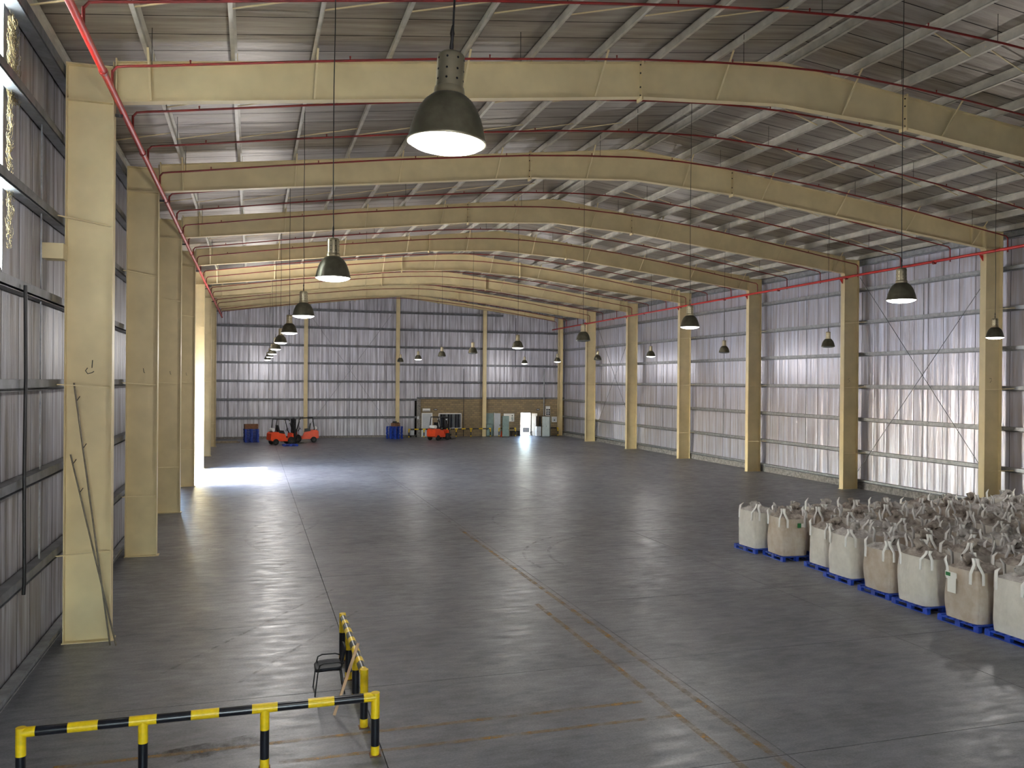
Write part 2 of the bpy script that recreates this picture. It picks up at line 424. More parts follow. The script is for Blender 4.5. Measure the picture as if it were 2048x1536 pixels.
# cross bracing rods
def rod(parent, a, b, r=0.013): MB().tube([a, b], r, 6).build('bracing_rod', 'galv_dark', parent)
for i in (1, 5):
    xr = WR-0.32
    rod(wallR, (xr, FY[i]+0.2, 1.1), (xr, FY[i+1]-0.2, 10.9)); rod(wallR, (xr-0.04, FY[i]+0.2, 10.4), (xr-0.04, FY[i+1]-0.2, 0.9))
rod(wallB, (4.95, YB-0.3, 1.0), (12.6, YB-0.3, 11.6)); rod(wallB, (4.95, YB-0.33, 11.6), (12.6, YB-0.33, 1.0))
# conduits on the back wall
for (x, z0, z1, r, mm) in ((8.75, 0.2, 12.6, 0.02, 'galv_dark'), (1.8, 0.2, 12.2, 0.02, 'galv_dark'), (15.4, 3.8, 6.6, 0.035, 'galv_dark'), (19.72, 0.0, 6.6, 0.03, 'black'), (25.0, 6.7, 11.7, 0.03, 'galv_dark'), (28.0, 2.0, 6.7, 0.06, 'galv')):
    MB().tube([(x, YB-0.26, z0), (x, YB-0.26, z1)], r, 6).build('conduit', mm, wallB)

# ------------------------------------------------------------------ ceiling
m = MB()
for s in (-1, 1):
    xe = XM+s*17.4
    m.add([(XM, YF-0.2, z_roof(XM)+0.05), (xe, YF-0.2, z_roof(xe)+0.05), (xe, YB+0.3, z_roof(xe)+0.05), (XM, YB+0.3, z_roof(XM)+0.05),
           (XM, YF-0.2, z_roof(XM)+0.2), (xe, YF-0.2, z_roof(xe)+0.2), (xe, YB+0.3, z_roof(xe)+0.2), (XM, YB+0.3, z_roof(XM)+0.2)],
          [(0, 1, 2, 3), (7, 6, 5, 4), (0, 4, 5, 1), (1, 5, 6, 2), (2, 6, 7, 3), (3, 7, 4, 0)])
ceil = struct(m.build('ceiling', 'skin'))
PUR = [-3.72+1.662*k for k in range(10)]+[12.86]
def sheet_mesh(seed, s):
    q = random.Random(seed); n = 5; gg = 0.014; ln = XM-WL
    ys = [gg]+[gg+0.02+(PITCH_P-2*gg-0.04)*k/(n-1) for k in range(n)]+[PITCH_P-gg]
    zs = [0.0]+[0.0]+[q.uniform(-0.010, 0.004) for _ in range(n-2)]+[0.0]+[0.0]
    stations = [0]+[ln*k/4 for k in range(1, 5)]
    vs = [(s*st, ys[k], zs[k]-0.1172*st) for st in stations for k in range(n+2)]
    N = n+2
    return MB().add(vs, [(a*N+k, a*N+k+1, a*N+N+k+1, a*N+N+k) for a in range(4) for k in range(n+1)]).mesh('roof_sheet')
SH = {(sd_, s): sheet_mesh(sd_, s) for sd_ in range(4) for s in (-1, 1)}
for me in SH.values(): me.materials.append(MATS['foil_roof'])
y = 11.1; q = random.Random(9)
while y < YB-0.3:
    for s in (-1, 1): link('roof_sheet', SH[(q.randrange(4), s)], None, ceil, (XM+s*0.01, y, z_roof(XM)+0.02))
    y += PITCH_P
def purlin_mesh(s):
    t = 0.014; m = MB(); L0, L1 = YF, YB-0.05
    m.box(-t/2, t/2, L0, L1, 0.0, 0.225); m.box(-t/2 if s > 0 else -0.075, 0.075 if s > 0 else t/2, L0, L1, 0.211, 0.225)
    m.box(-0.075 if s > 0 else -t/2, t/2 if s > 0 else 0.075, L0, L1, 0.0, t); e = -0.075 if s > 0 else 0.075
    m.box(min(e, e*0.85), max(e, e*0.85), L0, L1, t, 0.03)
    return m.mesh('purlin')
PM = {s: purlin_mesh(s) for s in (-1, 1)}
for me in PM.values(): me.materials.append(MATS['purlin'])
for px in PUR:
    for s in (-1, 1):
        x = px if s < 0 else 2*XM-px
        o = link('purlin', PM[-s], None, ceil, (x, 0, z_top(x)+0.015))
        o.rotation_euler = (0, s*math.atan(0.1172), 0)
# sag bars between the purlins
for i in (-1, 0, 1, 2):
    for off in (2.95, 5.85):
        for k in range(len(PUR)-2):
            for s in (-1, 1):
                xa, xb = PUR[k], PUR[k+1]
                if s > 0: xa, xb = 2*XM-xa, 2*XM-xb
                yy = Y0+BAY*i+off
                if yy < 14: continue
                MB().bar((xa, yy+0.22, z_top(xa)+0.05), (xb, yy-0.22, z_top(xb)+0.12), 0.035, 0.02).build('sag_bar', 'cream', ceil)

# ------------------------------------------------------------------ steel frames
def box_mesh(name, x, y, z, mm):
    me = MB().box(-x/2, x/2, -y/2, y/2, 0, z).mesh(name); me.materials.append(MATS[mm]); return me
CW = 0.30
def make_column(side, label, yy, corner=False, x=None):
    s = 1 if side == 'L' else -1
    xi = XL if side == 'L' else XR               # inner face; web runs outwards by 0.87
    dp = 0.89 if not corner else 0.45
    xo = xi-s*0.87-s*0.02
    if corner: xi = xo+s*0.45
    c = thing('steel_column', label, 'column', (xi, yy, 0), 0, 'cream steel columns along the walls')
    d = -s
    def bx(nm, a, b, y0, y1, z0, z1, mm='cream'):
        a, b = min(a, b), max(a, b); return MB().box(a, b, y0, y1, z0, z1).build(nm, mm, c)
    zt = z_top(xi)-0.02
    bx('web', d*0.018, d*(dp-0.018), -0.008, 0.008, 0.02, zt-0.08)
    bx('inner_flange', 0, d*0.02, -CW/2, CW/2, 0.02, zt)
    bx('outer_flange', d*(dp-0.02), d*dp, -CW/2, CW/2, 0.02, zt-0.12)
    bx('base_plate', -d*0.06, d*(dp+0.02), -CW/2-0.02, CW/2+0.02, 0, 0.02)
    bx('cap_plate', 0, d*dp, -CW/2, CW/2, zt-0.13, zt-0.1)
    if not corner:
        bx('stiffener', d*0.02, d*(dp-0.02), -CW/2+0.02, CW/2-0.02, 11.05, 11.08)
        for z in (GZ[1], GZ[3], GZ[5]):
            MB().bar((d*0.05, -0.10, z-0.06), (d*(dp+0.02), -0.72, z+0.0), 0.05, 0.02).build('brace', 'cream', c)
    return c
who = {0: 'nearest the camera, with two poles leaning on it', 1: 'second from the camera', 2: 'third from the camera', 3: 'fourth from the camera, in front of the sunlit doorway',
       4: 'fifth from the camera, brightly lit beside the open doorway', 5: 'sixth from the camera, just past the sunlit floor', 6: 'seventh from the camera, next to the back corner', 7: 'in the back left corner'}
whr = {0: 'nearest the camera, at the edge of the frame', 1: 'behind the bulk bags at the right edge', 2: 'second from the right edge, above the far bulk bags', 3: 'third from the right edge', 4: 'fourth from the right edge', 5: 'fifth from the right edge', 6: 'sixth from the right edge, near the back corner', 7: 'in the back right corner'}
for i in range(8):
    make_column('L', 'cream steel column on the left wall, '+who[i], FY[i] if i < 7 else FY[i]-0.25, i == 7)
    make_column('R', 'cream steel column on the right wall, '+whr[i], FY[i] if i < 7 else FY[i]-0.25, i == 7)
# hand-painted marks on the webs
def paint_mark(col_index, side, strokes):
    x, y = (XL, FY[col_index]) if side == 'L' else (XR, FY[col_index])
    c = [o for o in COL.objects if o.name.startswith('steel_column') and o.type == 'EMPTY' and abs(o.location.x-x) < 0.01 and abs(o.location.y-y) < 0.01][0]
    d = -1 if side == 'L' else 1; m = MB()
    for st_ in strokes: m.tube([(d*0.42+px_, -0.0095, 5.55+pz_) for px_, pz_ in st_], 0.009, 5)
    m.build('painted_mark', 'black', c)
hook = [[(0.03, 0.22), (0.02, 0.06)], [(-0.06, 0.06), (-0.10, 0.0), (-0.06, -0.06), (0.02, -0.04), (0.06, -0.01)]]
paint_mark(0, 'L', hook)
for i_ in (1, 2, 3): paint_mark(i_, 'L', [[(0.0, 0.16), (0.02, 0.04), (0.05, 0.02)]])
paint_mark(2, 'R', [[(0.06, 0.14), (-0.04, 0.14), (-0.05, 0.06), (0.03, 0.05), (0.05, -0.02), (-0.05, -0.05)]])
paint_mark(1, 'R', [[(-0.05, 0.13), (0.05, 0.14), (0.06, 0.04), (-0.02, -0.04)]])
# gable posts
for k, (xa, lab) in enumerate(((4.72, 'slim cream post on the back wall behind the pair of forklifts'), (13.22, 'slim cream post at the middle of the back wall beneath the ridge'), (21.76, 'slim cream post on the back wall between the window and the lockers'))):
    c = thing('gable_post', lab, 'column', (xa, FY[7]-0.33, 0), 0, 'slim posts on the back wall')
    zt = z_top(xa)-0.45
    MB().box(-0.17, 0.17, -0.12, -0.105, 0, zt).build('front_flange', 'cream', c)
    MB().box(-0.17, 0.17, 0.105, 0.12, 0, zt).build('rear_flange', 'cream', c)
    MB().box(-0.006, 0.006, -0.105, 0.105, 0, zt).build('web', 'cream', c)

XS = 9.15; XS2 = 2*XM-XS
def z_bot(x):
    a = abs(x-XM); b = XM-XS
    if a < b: return 12.68-(12.68-12.45)*a/b
    return 12.45-(12.45-11.09)*(a-b)/(XS+2.7-0.0)
cleat = box_mesh('purlin_cleat', 0.012, 0.12, 0.2, 'cream')
def make_rafter(i, label):
    yy = FY[i]; last = i == 7
    if last: yy = FY[7]-0.25
    c = thing('roof_beam', label, 'beam', (XM, yy, 0), 0, 'cream tapered roof beams spanning the hall')
    zb = (lambda x: z_top(x)-0.42) if last else z_bot
    x0, x1 = XL+0.03, 2*XM-XL-0.03
    t = 0.008
    for a, b in ((x0, XS-0.012), (XS+0.012, XS2-0.012), (XS2+0.012, x1)):
        top = [a]+([XM] if a < XM < b else [])+[b]
        poly = [(x-XM, zb(x)+0.012) for x in top]+[(x-XM, z_top(x)-0.012) for x in reversed(top)]
        MB().prism(poly, -t, t).build('web', 'cream', c)
    for nm, f, dz in (('bottom_flange', zb, 0.0), ('top_flange', z_top, -0.016)):
        xs = [x0, XS, XM, XS2, x1]; m = MB()
        vs = [(x-XM, sy*0.12, f(x)+dz+dd) for x in xs for (sy, dd) in ((-1, 0), (1, 0), (1, 0.016), (-1, 0.016))]
        fs = []
        for k in range(4):
            for q4 in range(4): fs.append((k*4+q4, k*4+(q4+1) % 4, k*4+4+(q4+1) % 4, k*4+4+q4))
        fs += [(3, 2, 1, 0), (16, 17, 18, 19)]
        m.add(vs, fs).build(nm, 'cream', c)
    for x in (XS, XS2):
        MB().box(x-XM-0.022, x-XM+0.022, -0.15, 0.15, zb(x)-0.08, z_top(x)+0.05).build('splice_plate', 'cream', c)
    if i < 3:
        for x in (XS, XS2):
            for f_ in (0.04, 0.28, 0.68, 0.92):
                z_ = zb(x)+(z_top(x)-zb(x))*f_
                MB().tube([(x-XM-0.045, -0.085, z_), (x-XM+0.045, -0.085, z_)], 0.022, 6).build('bolt', 'steel_dark', c)
    for x in (x0+0.01, x1-0.01):
        MB().box(x-XM-0.015, x-XM+0.015, -0.14, 0.14, zb(x)-0.03, z_top(x)+0.06).build('end_plate', 'cream', c)
    if not last:
        for k, px in enumerate(PUR[1:-1]):
            for x in (px, 2*XM-px):
                link('purlin_cleat', cleat, None, c, (x-XM+0.05, 0, z_top(x)-0.005))
                if k % 2 == 0 and i < 6:
                    MB().bar((x-XM, -0.10, zb(x)+0.03), (x-XM+0.02, -0.85, z_top(x)+0.02), 0.045, 0.02).build('flange_brace', 'cream', c)
                    MB().bar((x-XM, 0.10, zb(x)+0.03), (x-XM+0.02, 0.85, z_top(x)+0.02), 0.045, 0.02).build('flange_brace', 'cream', c)
                if k == 0:
                    MB().box(x-XM-0.005, x-XM+0.005, -0.11, -0.01, zb(x)+0.02, z_top(x)-0.02).build('stiffener', 'cream', c)
wr = ['nearest the camera, behind the big hanging lamp', 'second from the camera', 'third from the camera', 'fourth from the camera', 'fifth from the camera, pale with bounced sunlight', 'sixth from the camera', 'seventh from the camera, just before the back wall', 'lying against the back wall, shallow']
for i in range(8): make_rafter(i, 'cream steel roof beam across the hall, '+wr[i])

# ------------------------------------------------------------------ sprinkler pipes
mp = thing('sprinkler_main', 'long red sprinkler main running along the tops of the left columns', 'pipe', (-2.60, 9, 10.93))
MB().tube([(0, 0, 0), (0, 71.2, 0)], 0.062, 12).build('pipe', 'red', mp)
for i in range(7):
    MB().box(-0.14, 0.0, FY[i]-9-0.03, FY[i]-9+0.03, -0.12, -0.065).build('bracket', 'black', mp)
cl = MB().tube([(0, -0.06, 0), (0, 0.06, 0)], 0.078, 12).mesh('coupling'); cl.materials.append(MATS['red_dark'])
for k in range(12): link('coupling', cl, None, mp, (0, 2.0+5.8*k, 0))
mp = thing('sprinkler_main', 'long red sprinkler main running along the tops of the right columns', 'pipe', (28.80, 9, 10.86))
MB().tube([(0, 0, 0.03), (0, 20, 0), (0, 40, -0.08), (0, 71.2, -0.25)], 0.062, 12).build('pipe', 'red', mp)
for i in range(7):
    MB().prism([(0.0, -0.06), (0.19, -0.06), (0.19, -0.3)], FY[i]-9-0.02, FY[i]-9+0.02).build('bracket', 'red', mp)
for k in range(12): link('coupling', cl, None, mp, (0, 4.0+5.8*k, -0.02*k))
PP = [(-2.60, 11.28), (-2.52, 11.38), (-2.3, 11.42), (-1.9, 11.47), (1.24, 11.93), (4.0, 12.31), (6.3, 12.58), (8.5, 12.83), (10.4, 12.99), (12.1, 13.09), (13.2, 13.12), (14.2, 13.11), (16.0, 13.02), (18.0, 12.86), (19.8, 12.68), (22.6, 12.3), (25.4, 11.87), (28.3, 11.42), (28.68, 11.36), (28.78, 11.28)]
def pz(x):
    for (a, za), (b, zb) in zip(PP, PP[1:]):
        if a <= x <= b: return za+(zb-za)*(x-a)/(b-a)
    return PP[-1][1]
bm_ = MB().tube([(x, 0, z) for x, z in PP], 0.026, 8).mesh('pipe'); bm_.materials.append(MATS['red_dark'])
rl = MB().tube([(-2.60, 0, 10.98), (-2.60, 0, 11.30)], 0.026, 8).mesh('riser'); rl.materials.append(MATS['red_dark'])
rr = MB().tube([(28.79, 0, 10.72), (28.78, 0, 11.30)], 0.026, 8).mesh('riser'); rr.materials.append(MATS['red_dark'])
hd = MB().tube([(0, 0, 0.0), (0, 0, 0.07)], [0.012, 0.02], 6).mesh('sprinkler_head'); hd.materials.append(MATS['red_dark'])
k = 0; yy = 14.9
while yy < YB-0.6:
    t = thing('sprinkler_branch', 'thin red sprinkler branch pipe arching under the roof, %s from the camera' % ORD[k], 'pipe', (0, yy, 0), 0, 'sprinkler branch pipes under the roof')
    link('pipe', bm_, None, t); link('riser', rl, None, t); link('riser', rr, None, t)
    if k < 12:
        for x in (-1.2, 1.9, 4.9, 7.9, 10.9, 13.9, 16.9, 19.9, 22.9, 25.9): link('sprinkler_head', hd, None, t, (x, 0, pz(x)+0.02))
        for x in (-1.9, 5.6, 11.2, 15.8, 21.5, 27.0): MB().tube([(x, 0, pz(x)), (x, 0, z_roof(x)-0.05)], 0.007, 5).build('hanger_rod', 'steel_dark', t)
    k += 1; yy += BAY/3

# ------------------------------------------------------------------ high-bay lamps
def lamp_meshes():
    d = {}
    m = MB(); m.lathe([(0.02, 0.66), (0.075, 0.655), (0.098, 0.635), (0.1, 0.61), (0.1, 0.405)], 28)
    d['gear_can'] = (m.mesh('gear_can'), 'lamp_can')
    d['collar'] = (MB().lathe([(0.1, 0.405), (0.108, 0.40), (0.112, 0.37), (0.108, 0.355), (0.12, 0.345)], 28).mesh('collar'), 'lamp_can')
    d['reflector'] = (MB().lathe([(0.105, 0.355), (0.135, 0.335), (0.175, 0.30), (0.212, 0.245), (0.243, 0.175), (0.265, 0.10), (0.277, 0.04), (0.287, 0.018), (0.287, 0.0), (0.275, 0.0), (0.26, 0.08), (0.235, 0.17), (0.20, 0.24), (0.10, 0.30)], 40).mesh('reflector'), 'lamp_bell')
    lens = MB().lathe([(0.276, 0.012), (0.273, -0.004), (0.24, -0.024), (0.18, -0.042), (0.09, -0.053), (0.001, -0.056)], 40).mesh('lens')
    hole = MB()
    for a in range(8):
        ang = a*math.pi/4+0.32
        for z in (0.45, 0.52, 0.60):
            c = Vector((math.cos(ang)*0.0995, math.sin(ang)*0.0995, z)); o = Vector((math.cos(ang), math.sin(ang), 0))
            hole.tube([c-o*0.004, c+o*0.002], 0.0085, 8)
    d['vent_hole'] = (hole.mesh('vent_hole'), 'black')
    return d, lens
LD, LENS = lamp_meshes()
for me, mm in LD.values(): me.materials.append(MATS[mm])
LENS_ON = LENS; LENS_OFF = LENS.copy(); LENS_ON.materials.append(MATS['lens_on']); LENS_OFF.materials.append(MATS['lens_off'])
AREA = bpy.data.lights.new('lamp_light', 'POINT'); AREA.shadow_soft_size = 0.24; AREA.energy = LAMP_W; AREA.color = (1.0, 0.97, 0.93)
def lamp(x, y, z, on, label, tilt=(0, 0)):
    t = thing('high_bay_lamp', label, 'lamp', (x, y, z), 0, 'bell-shaped lamps hanging from the roof')
    t.rotation_euler = (tilt[0], tilt[1], 0)
    for nm, (me, mm) in LD.items(): link(nm, me, None, t)
    link('lens', LENS_ON if on else LENS_OFF, None, t)
    top = z_roof(x)-z-0.02; q = random.Random(int(x*7+y*3))
    pts = [(0, 0, 0.65), (0.005, 0.0, 0.75)]+[(q.uniform(-0.01, 0.01), q.uniform(-0.01, 0.01), 0.75+(top-0.75)*f) for f in (0.15, 0.3, 0.5, 0.7, 0.85)]+[(0, 0, top)]
    MB().tube(pts, 0.008, 6).build('cable', 'black', t)
    MB().lathe([(0.004, 0.64), (0.016, 0.70), (0.010, 0.76), (0.018, 0.80), (0.006, 0.86)], 8).build('cable_gland', 'black', t)
    if on:
        lo = bpy.data.objects.new('lamp_light', AREA); COL.objects.link(lo); lo.parent = t; lo.location = (0, 0, -0.31)
LY = [14.2+8.72*k for k in range(-1, 8)]
rowL = [(1.27, True)]*9
for k in range(9):
    x = 1.27; yk = LY[k]
    if k == 0: lamp(1.335, 6.02, 7.12, True, 'large lit bell lamp hanging nearest the camera, high in the middle', (0.0, 0.045)); continue
    lamp(x+rnd.uniform(-0.03, 0.03), yk, 7.09+rnd.uniform(-0.02, 0.02), True, 'lit bell lamp, %s from the camera in the left row' % ORD[k])
for k, on in zip(range(1, 9), (1, 1, 0, 1, 0, 0, 1, 0)):
    lamp(12.62+rnd.uniform(-0.05, 0.05), LY[k], 7.09+rnd.uniform(-0.03, 0.03), bool(on), '%s bell lamp, %s from the camera in the middle row' % ('lit' if on else 'unlit', ORD[k-1]))
for k, on in zip(range(2, 9), (1, 0, 0, 1, 0, 1, 1)):
    lamp(24.3+rnd.uniform(-0.06, 0.06), LY[k], 7.06+rnd.uniform(-0.03, 0.03), bool(on), '%s bell lamp, %s from the right edge in the right row' % ('lit' if on else 'unlit', ORD[k-2]))

# ------------------------------------------------------------------ pallets and bulk bags
def pallet_root(label):
    p = thing('pallet', label, 'pallet', (0, 0, 0), 0, 'blue pallets')
    me = MB().box(-0.5, 0.5, -0.05, 0.05, 0, 0.022).mesh('deck_board'); me.materials.append(MATS['pallet_blue'])
    for k in range(7): link('deck_board', me, None, p, (0, -0.52+k*1.04/6, 0.122))
    br = MB().box(-0.05, 0.05, -0.58, 0.58, 0, 0.02).mesh('runner'); br.materials.append(MATS['pallet_blue'])
    st = MB().box(-0.05, 0.05, -0.58, 0.58, 0, 0.02).mesh('stringer_board'); st.materials.append(MATS['pallet_blue'])
    bl = MB().box(-0.05, 0.05, -0.07, 0.07, 0, 0.082).mesh('block'); bl.materials.append(MATS['pallet_blue'])
    for x in (-0.45, 0, 0.45):
        link('runner', br, None, p, (x, 0, 0)); link('stringer_board', st, None, p, (x, 0, 0.102))
        for y in (-0.51, 0, 0.51): link('block', bl, None, p, (x, y, 0.02))
    return p
def bag_body(seed, hh=1.08, wx=0.47, wy=0.50):
    q = random.Random(seed); n = 48; rows = 11; vs = []; fs = []
    ph = [q.uniform(0, 6.28) for _ in range(4)]; lean = (q.uniform(-0.03, 0.03), q.uniform(-0.03, 0.03))
    for j in range(rows+1):
        v = j/rows; z = hh*v
        bul = 0.93+0.09*math.sin(math.pi*min(1, v*1.05))-0.02*v
        for k in range(n):
            a = 2*math.pi*k/n; e = 0.28+0.10*math.sin(math.pi*v)
            cx = math.copysign(abs(math.cos(a))**e, math.cos(a)); cy = math.copysign(abs(math.sin(a))**e, math.sin(a))
            wob = 1+0.007*math.sin(16*a+ph[3])+0.014*math.sin(3*a+ph[0]+4*v)+0.012*math.sin(7*a+ph[1])+0.01*math.sin(9*v+ph[2]+2*a)
            zz = z+(0.0 if j < rows-1 else (0.5 if j < rows else 1.0)*(0.02*math.sin(2*a+ph[3])+0.075*abs(cx*cy)**5))
            vs.append((cx*wx*bul*wob+lean[0]*v, cy*wy*bul*wob+lean[1]*v, zz))
    for j in range(rows):
        for k in range(n): fs.append((j*n+k, j*n+(k+1) % n, (j+1)*n+(k+1) % n, (j+1)*n+k))
    m = MB().add(vs, fs, True); m.add([vs[k] for k in range(n)], [tuple(range(n))[::-1]])
    return m.mesh('bag_body'), [vs[rows*n+k] for k in range(n)]
def bag_cover(ring, seed, hh):
    """crumpled cloth closing the top"""
    q = random.Random(seed+50); n = len(ring); rows = 8; vs = list(ring); fs = []
    cx = sum(v[0] for v in ring)/n; cy = sum(v[1] for v in ring)/n
    ph = [q.uniform(0, 6.28) for _ in range(6)]; ax, ay = q.uniform(-0.15, 0.15), q.uniform(-0.15, 0.15)
    for j in range(1, rows):
        f = j/rows
        for k in range(n):
            a = 2*math.pi*k/n; x = ring[k][0]+(cx+ax*f-ring[k][0])*f; y = ring[k][1]+(cy+ay*f-ring[k][1])*f
            z = ring[k][2]+0.10*math.sin(math.pi*f*0.55)+0.045*math.sin(5*a+ph[0]+3*f)*math.sin(math.pi*f)+0.04*math.sin(9*x*3+ph[1])*math.sin(8*y*2+ph[2])*math.sin(math.pi*f)+q.uniform(-0.022, 0.022)*math.sin(math.pi*f)
            vs.append((x, y, z))
    vs.append((cx+ax, cy+ay, hh+0.13+q.uniform(-0.03, 0.06)))
    for j in range(rows-1):
        for k in range(n): fs.append((j*n+k, j*n+(k+1) % n, (j+1)*n+(k+1) % n, (j+1)*n+k))
    top = len(vs)-1
    for k in range(n): fs.append(((rows-1)*n+k, (rows-1)*n+(k+1) % n, top))
    # tied spout flopping over
    m = MB().add(vs, fs, True)
    return m.mesh('top_cloth')
def spout(seed, hh):
    q = random.Random(seed+90); a = q.uniform(0, 6.28); pts = []; rs = []
    for t, r in ((0, 0.16), (0.3, 0.07), (0.45, 0.05), (0.7, 0.10), (1.0, 0.13)):
        d = 0.30*max(0, t-0.25); pts.append((math.cos(a)*d, math.sin(a)*d, hh+0.08+0.16*math.sin(t*2.4))); rs.append(r)
    m = MB(); m.tube(pts, rs, 14)
    m.v = [(x+q.uniform(-0.02, 0.02), y+q.uniform(-0.02, 0.02), z+q.uniform(-0.02, 0.02)) for x, y, z in m.v]
    return m.mesh('filling_spout')
def strap_loop(sx, sy, hh, wx, wy, q):
    """cross-corner lifting loop: legs sewn on the two faces next to a corner"""
    hgt = q.uniform(0.20, 0.36); ox, oy = q.uniform(-0.14, 0.05)*sx, q.uniform(-0.14, 0.05)*sy
    A = Vector((sx*(wx+0.012), sy*(wy-0.17), hh-0.26)); A2 = Vector((sx*(wx+0.006), sy*(wy-0.17), hh-0.02))
    B = Vector((sx*(wx-0.17), sy*(wy+0.012), hh-0.26)); B2 = Vector((sx*(wx-0.17), sy*(wy+0.006), hh-0.02))
    T = Vector((sx*(wx-0.06)+ox, sy*(wy-0.06)+oy, hh+hgt))
    P = [A, (A+A2)/2, A2, A2.lerp(T, 0.5)+Vector((0, sy*0.03, 0.03)), T+Vector((0, -sy*0.05, -0.01)), T+Vector((-sx*0.05, 0, -0.01)), B2.lerp(T, 0.5)+Vector((sx*0.03, 0, 0.03)), B2, (B+B2)/2, B]
    # width direction turns from Y (face X) to X (face Y)
    W = [Vector((0, 1, 0))]*3+[Vector((0.2, 1, 0)).normalized(), Vector((0.6*sx, 0.8*sy, 0)).normalized()*1.0, Vector((0.8*sx, 0.6*sy, 0)).normalized(), Vector((1, 0.2, 0)).normalized()]+[Vector((1, 0, 0))]*3
    W = [w_ if i < 3 or i > 6 else w_ for i, w_ in enumerate(W)]
    vs = []; fs = []; hw = 0.042
    for i, (p, w_) in enumerate(zip(P, W)):
        if i < 4: w_ = Vector((0, sy, 0))
        elif i > 5: w_ = Vector((-sx, 0, 0))
        else: w_ = Vector((-sx*0.5, sy*0.5, 0)).normalized() if i == 4 else Vector((-sx*0.7, sy*0.4, 0)).normalized()
        vs += [p-w_*hw, p+w_*hw]
    for i in range(len(P)-1): fs.append((2*i, 2*i+1, 2*i+3, 2*i+2))
    n = len(vs); off = Vector((0.004*sx, 0.004*sy, 0.004))
    vs2 = [Vector(v)+off for v in vs]
    m = MB().add(vs+vs2, fs+[tuple(i+n for i in f[::-1]) for f in fs]+[(2*i, 2*i+2, 2*i+2+n, 2*i+n) for i in range(len(P)-1)]+[(2*i+1, 2*i+1+n, 2*i+3+n, 2*i+3) for i in range(len(P)-1)], True)
    return m.mesh('lifting_loop')
def bag_root(seed, body, cover, hh):
    wx, wy = 0.47, 0.50
    b = thing('bulk_bag', 'bag', 'bulk bag', (0, 0, 0), 0, 'bulk bags stored on pallets')
    me, ring = bag_body(seed, hh, wx, wy); me.materials.append(MATS[body]); link('bag_body', me, None, b)
    cm = bag_cover(ring, seed, hh); cm.materials.append(MATS[cover]); link('top_cloth', cm, None, b)
    sm = spout(seed, hh); sm.materials.append(MATS[cover]); link('filling_spout', sm, None, b)
    q = random.Random(seed+200)
    for sx in (-1, 1):
        for sy in (-1, 1):
            lm = strap_loop(sx, sy, hh, wx*0.985, wy*0.985, q); lm.materials.append(MATS['strap']); link('lifting_loop', lm, None, b)
    return b
PROTO = [(bag_root(s, b, c, h)) for s, b, c, h in ((1, 'bag', 'bag_top', 1.10), (2, 'bag_tan', 'bag_top_dark', 1.12), (3, 'bag', 'bag_top_dark', 1.06), (4, 'bag', 'bag_top', 1.14), (5, 'bag_tan', 'bag_top', 1.04), (6, 'bag', 'bag_top_dark', 1.12))]
P0 = pallet_root('x')
rows = [(15.72, 23.95, 0.05), (15.92, 22.65, -0.06), (16.2, 20.92, 0.02), (15.88, 19.62, 0), (15.74, 18.03, 0), (15.68, 16.72, 0), (15.63, 15.20, 0), (15.70, 13.95, 0)]
ncol = [10, 9, 8, 7, 6, 4, 3, 2]
front = ['pale bulk bag on the farthest pallet at the aisle', 'tan-sided bulk bag with a green and white label facing the aisle',
         'pale bulk bag leaning, third from the far end at the aisle', 'pale bulk bag with long white straps, fourth from the far end at the aisle',
         'narrow tan bulk bag, fifth from the far end at the aisle', 'tall pale bulk bag, sixth from the far end at the aisle',
         'brownish bulk bag with a white paper sheet hanging on its side', 'pale bulk bag cut off by the right edge, nearest at the aisle']
fvar = [3, 1, 2, 0, 4, 5, 1, 3]
used = set(); up0 = False; bag_objs = {}
for r, (x0, yc, rz) in enumerate(rows):
    for c in range(ncol[r]):
        x = x0+c*1.27+(rnd.uniform(-0.06, 0.06) if c else 0); y = yc+(rnd.uniform(-0.03, 0.03) if c else 0)
        a = rz+(rnd.uniform(-0.03, 0.03) if c else 0)
        if c == 0: lab = front[r]; plab = 'blue pallet at the aisle edge, %s from the far end' % ORD[r]
        else:
            lab = 'bulk bag %s back from the aisle, %s row from the far end' % (ORD[c], ORD[r])
            plab = 'blue pallet %s back from the aisle, %s row from the far end' % (ORD[c], ORD[r])
        if not up0: P0.location = (x, y, 0); P0.rotation_euler = (0, 0, a); P0['label'] = plab; P0['group'] = 'blue pallets under the bulk bags'; up0 = True
        else: copy_tree(P0, (x, y, 0), a, plab, 'blue pallets under the bulk bags')
        v = fvar[r] if c == 0 else rnd.randrange(6)
        rot = a if c == 0 else a+rnd.choice((0, math.pi))
        if v not in used:
            o = PROTO[v]; used.add(v); o.location = (x, y, 0.145); o.rotation_euler = (0, 0, rot); o['label'] = lab
        else: o = copy_tree(PROTO[v], (x, y, 0.145), rot, lab)
        s = rnd.uniform(0.97, 1.03) if c else 1.0
        o.scale = (1, 1, s); bag_objs[(r, c)] = o
for v in range(6):
    if v not in used:
        for ch in list(PROTO[v].children): bpy.data.objects.remove(ch)
        bpy.data.objects.remove(PROTO[v])
b = bag_objs[(1, 0)]
MB().box(0.02, 0.14, -0.545, -0.538, 0.86, 1.0).build('label_panel', 'green', b); MB().box(0.14, 0.27, -0.543, -0.536, 0.88, 0.99).build('label_panel', 'paper', b)
b = bag_objs[(6, 0)]
m = MB().box(-0.532, -0.526, 0.02, 0.26, 0.58, 0.92); m.build('paper_sheet', 'paper', b)
MB().box(-0.530, -0.522, 0.0, 0.33, 0.92, 1.04).build('label_panel', 'paper', b); MB().box(-0.535, -0.528, 0.18, 0.31, 0.94, 1.02).build('label_panel', 'green', b)
b = bag_objs[(5, 2)]
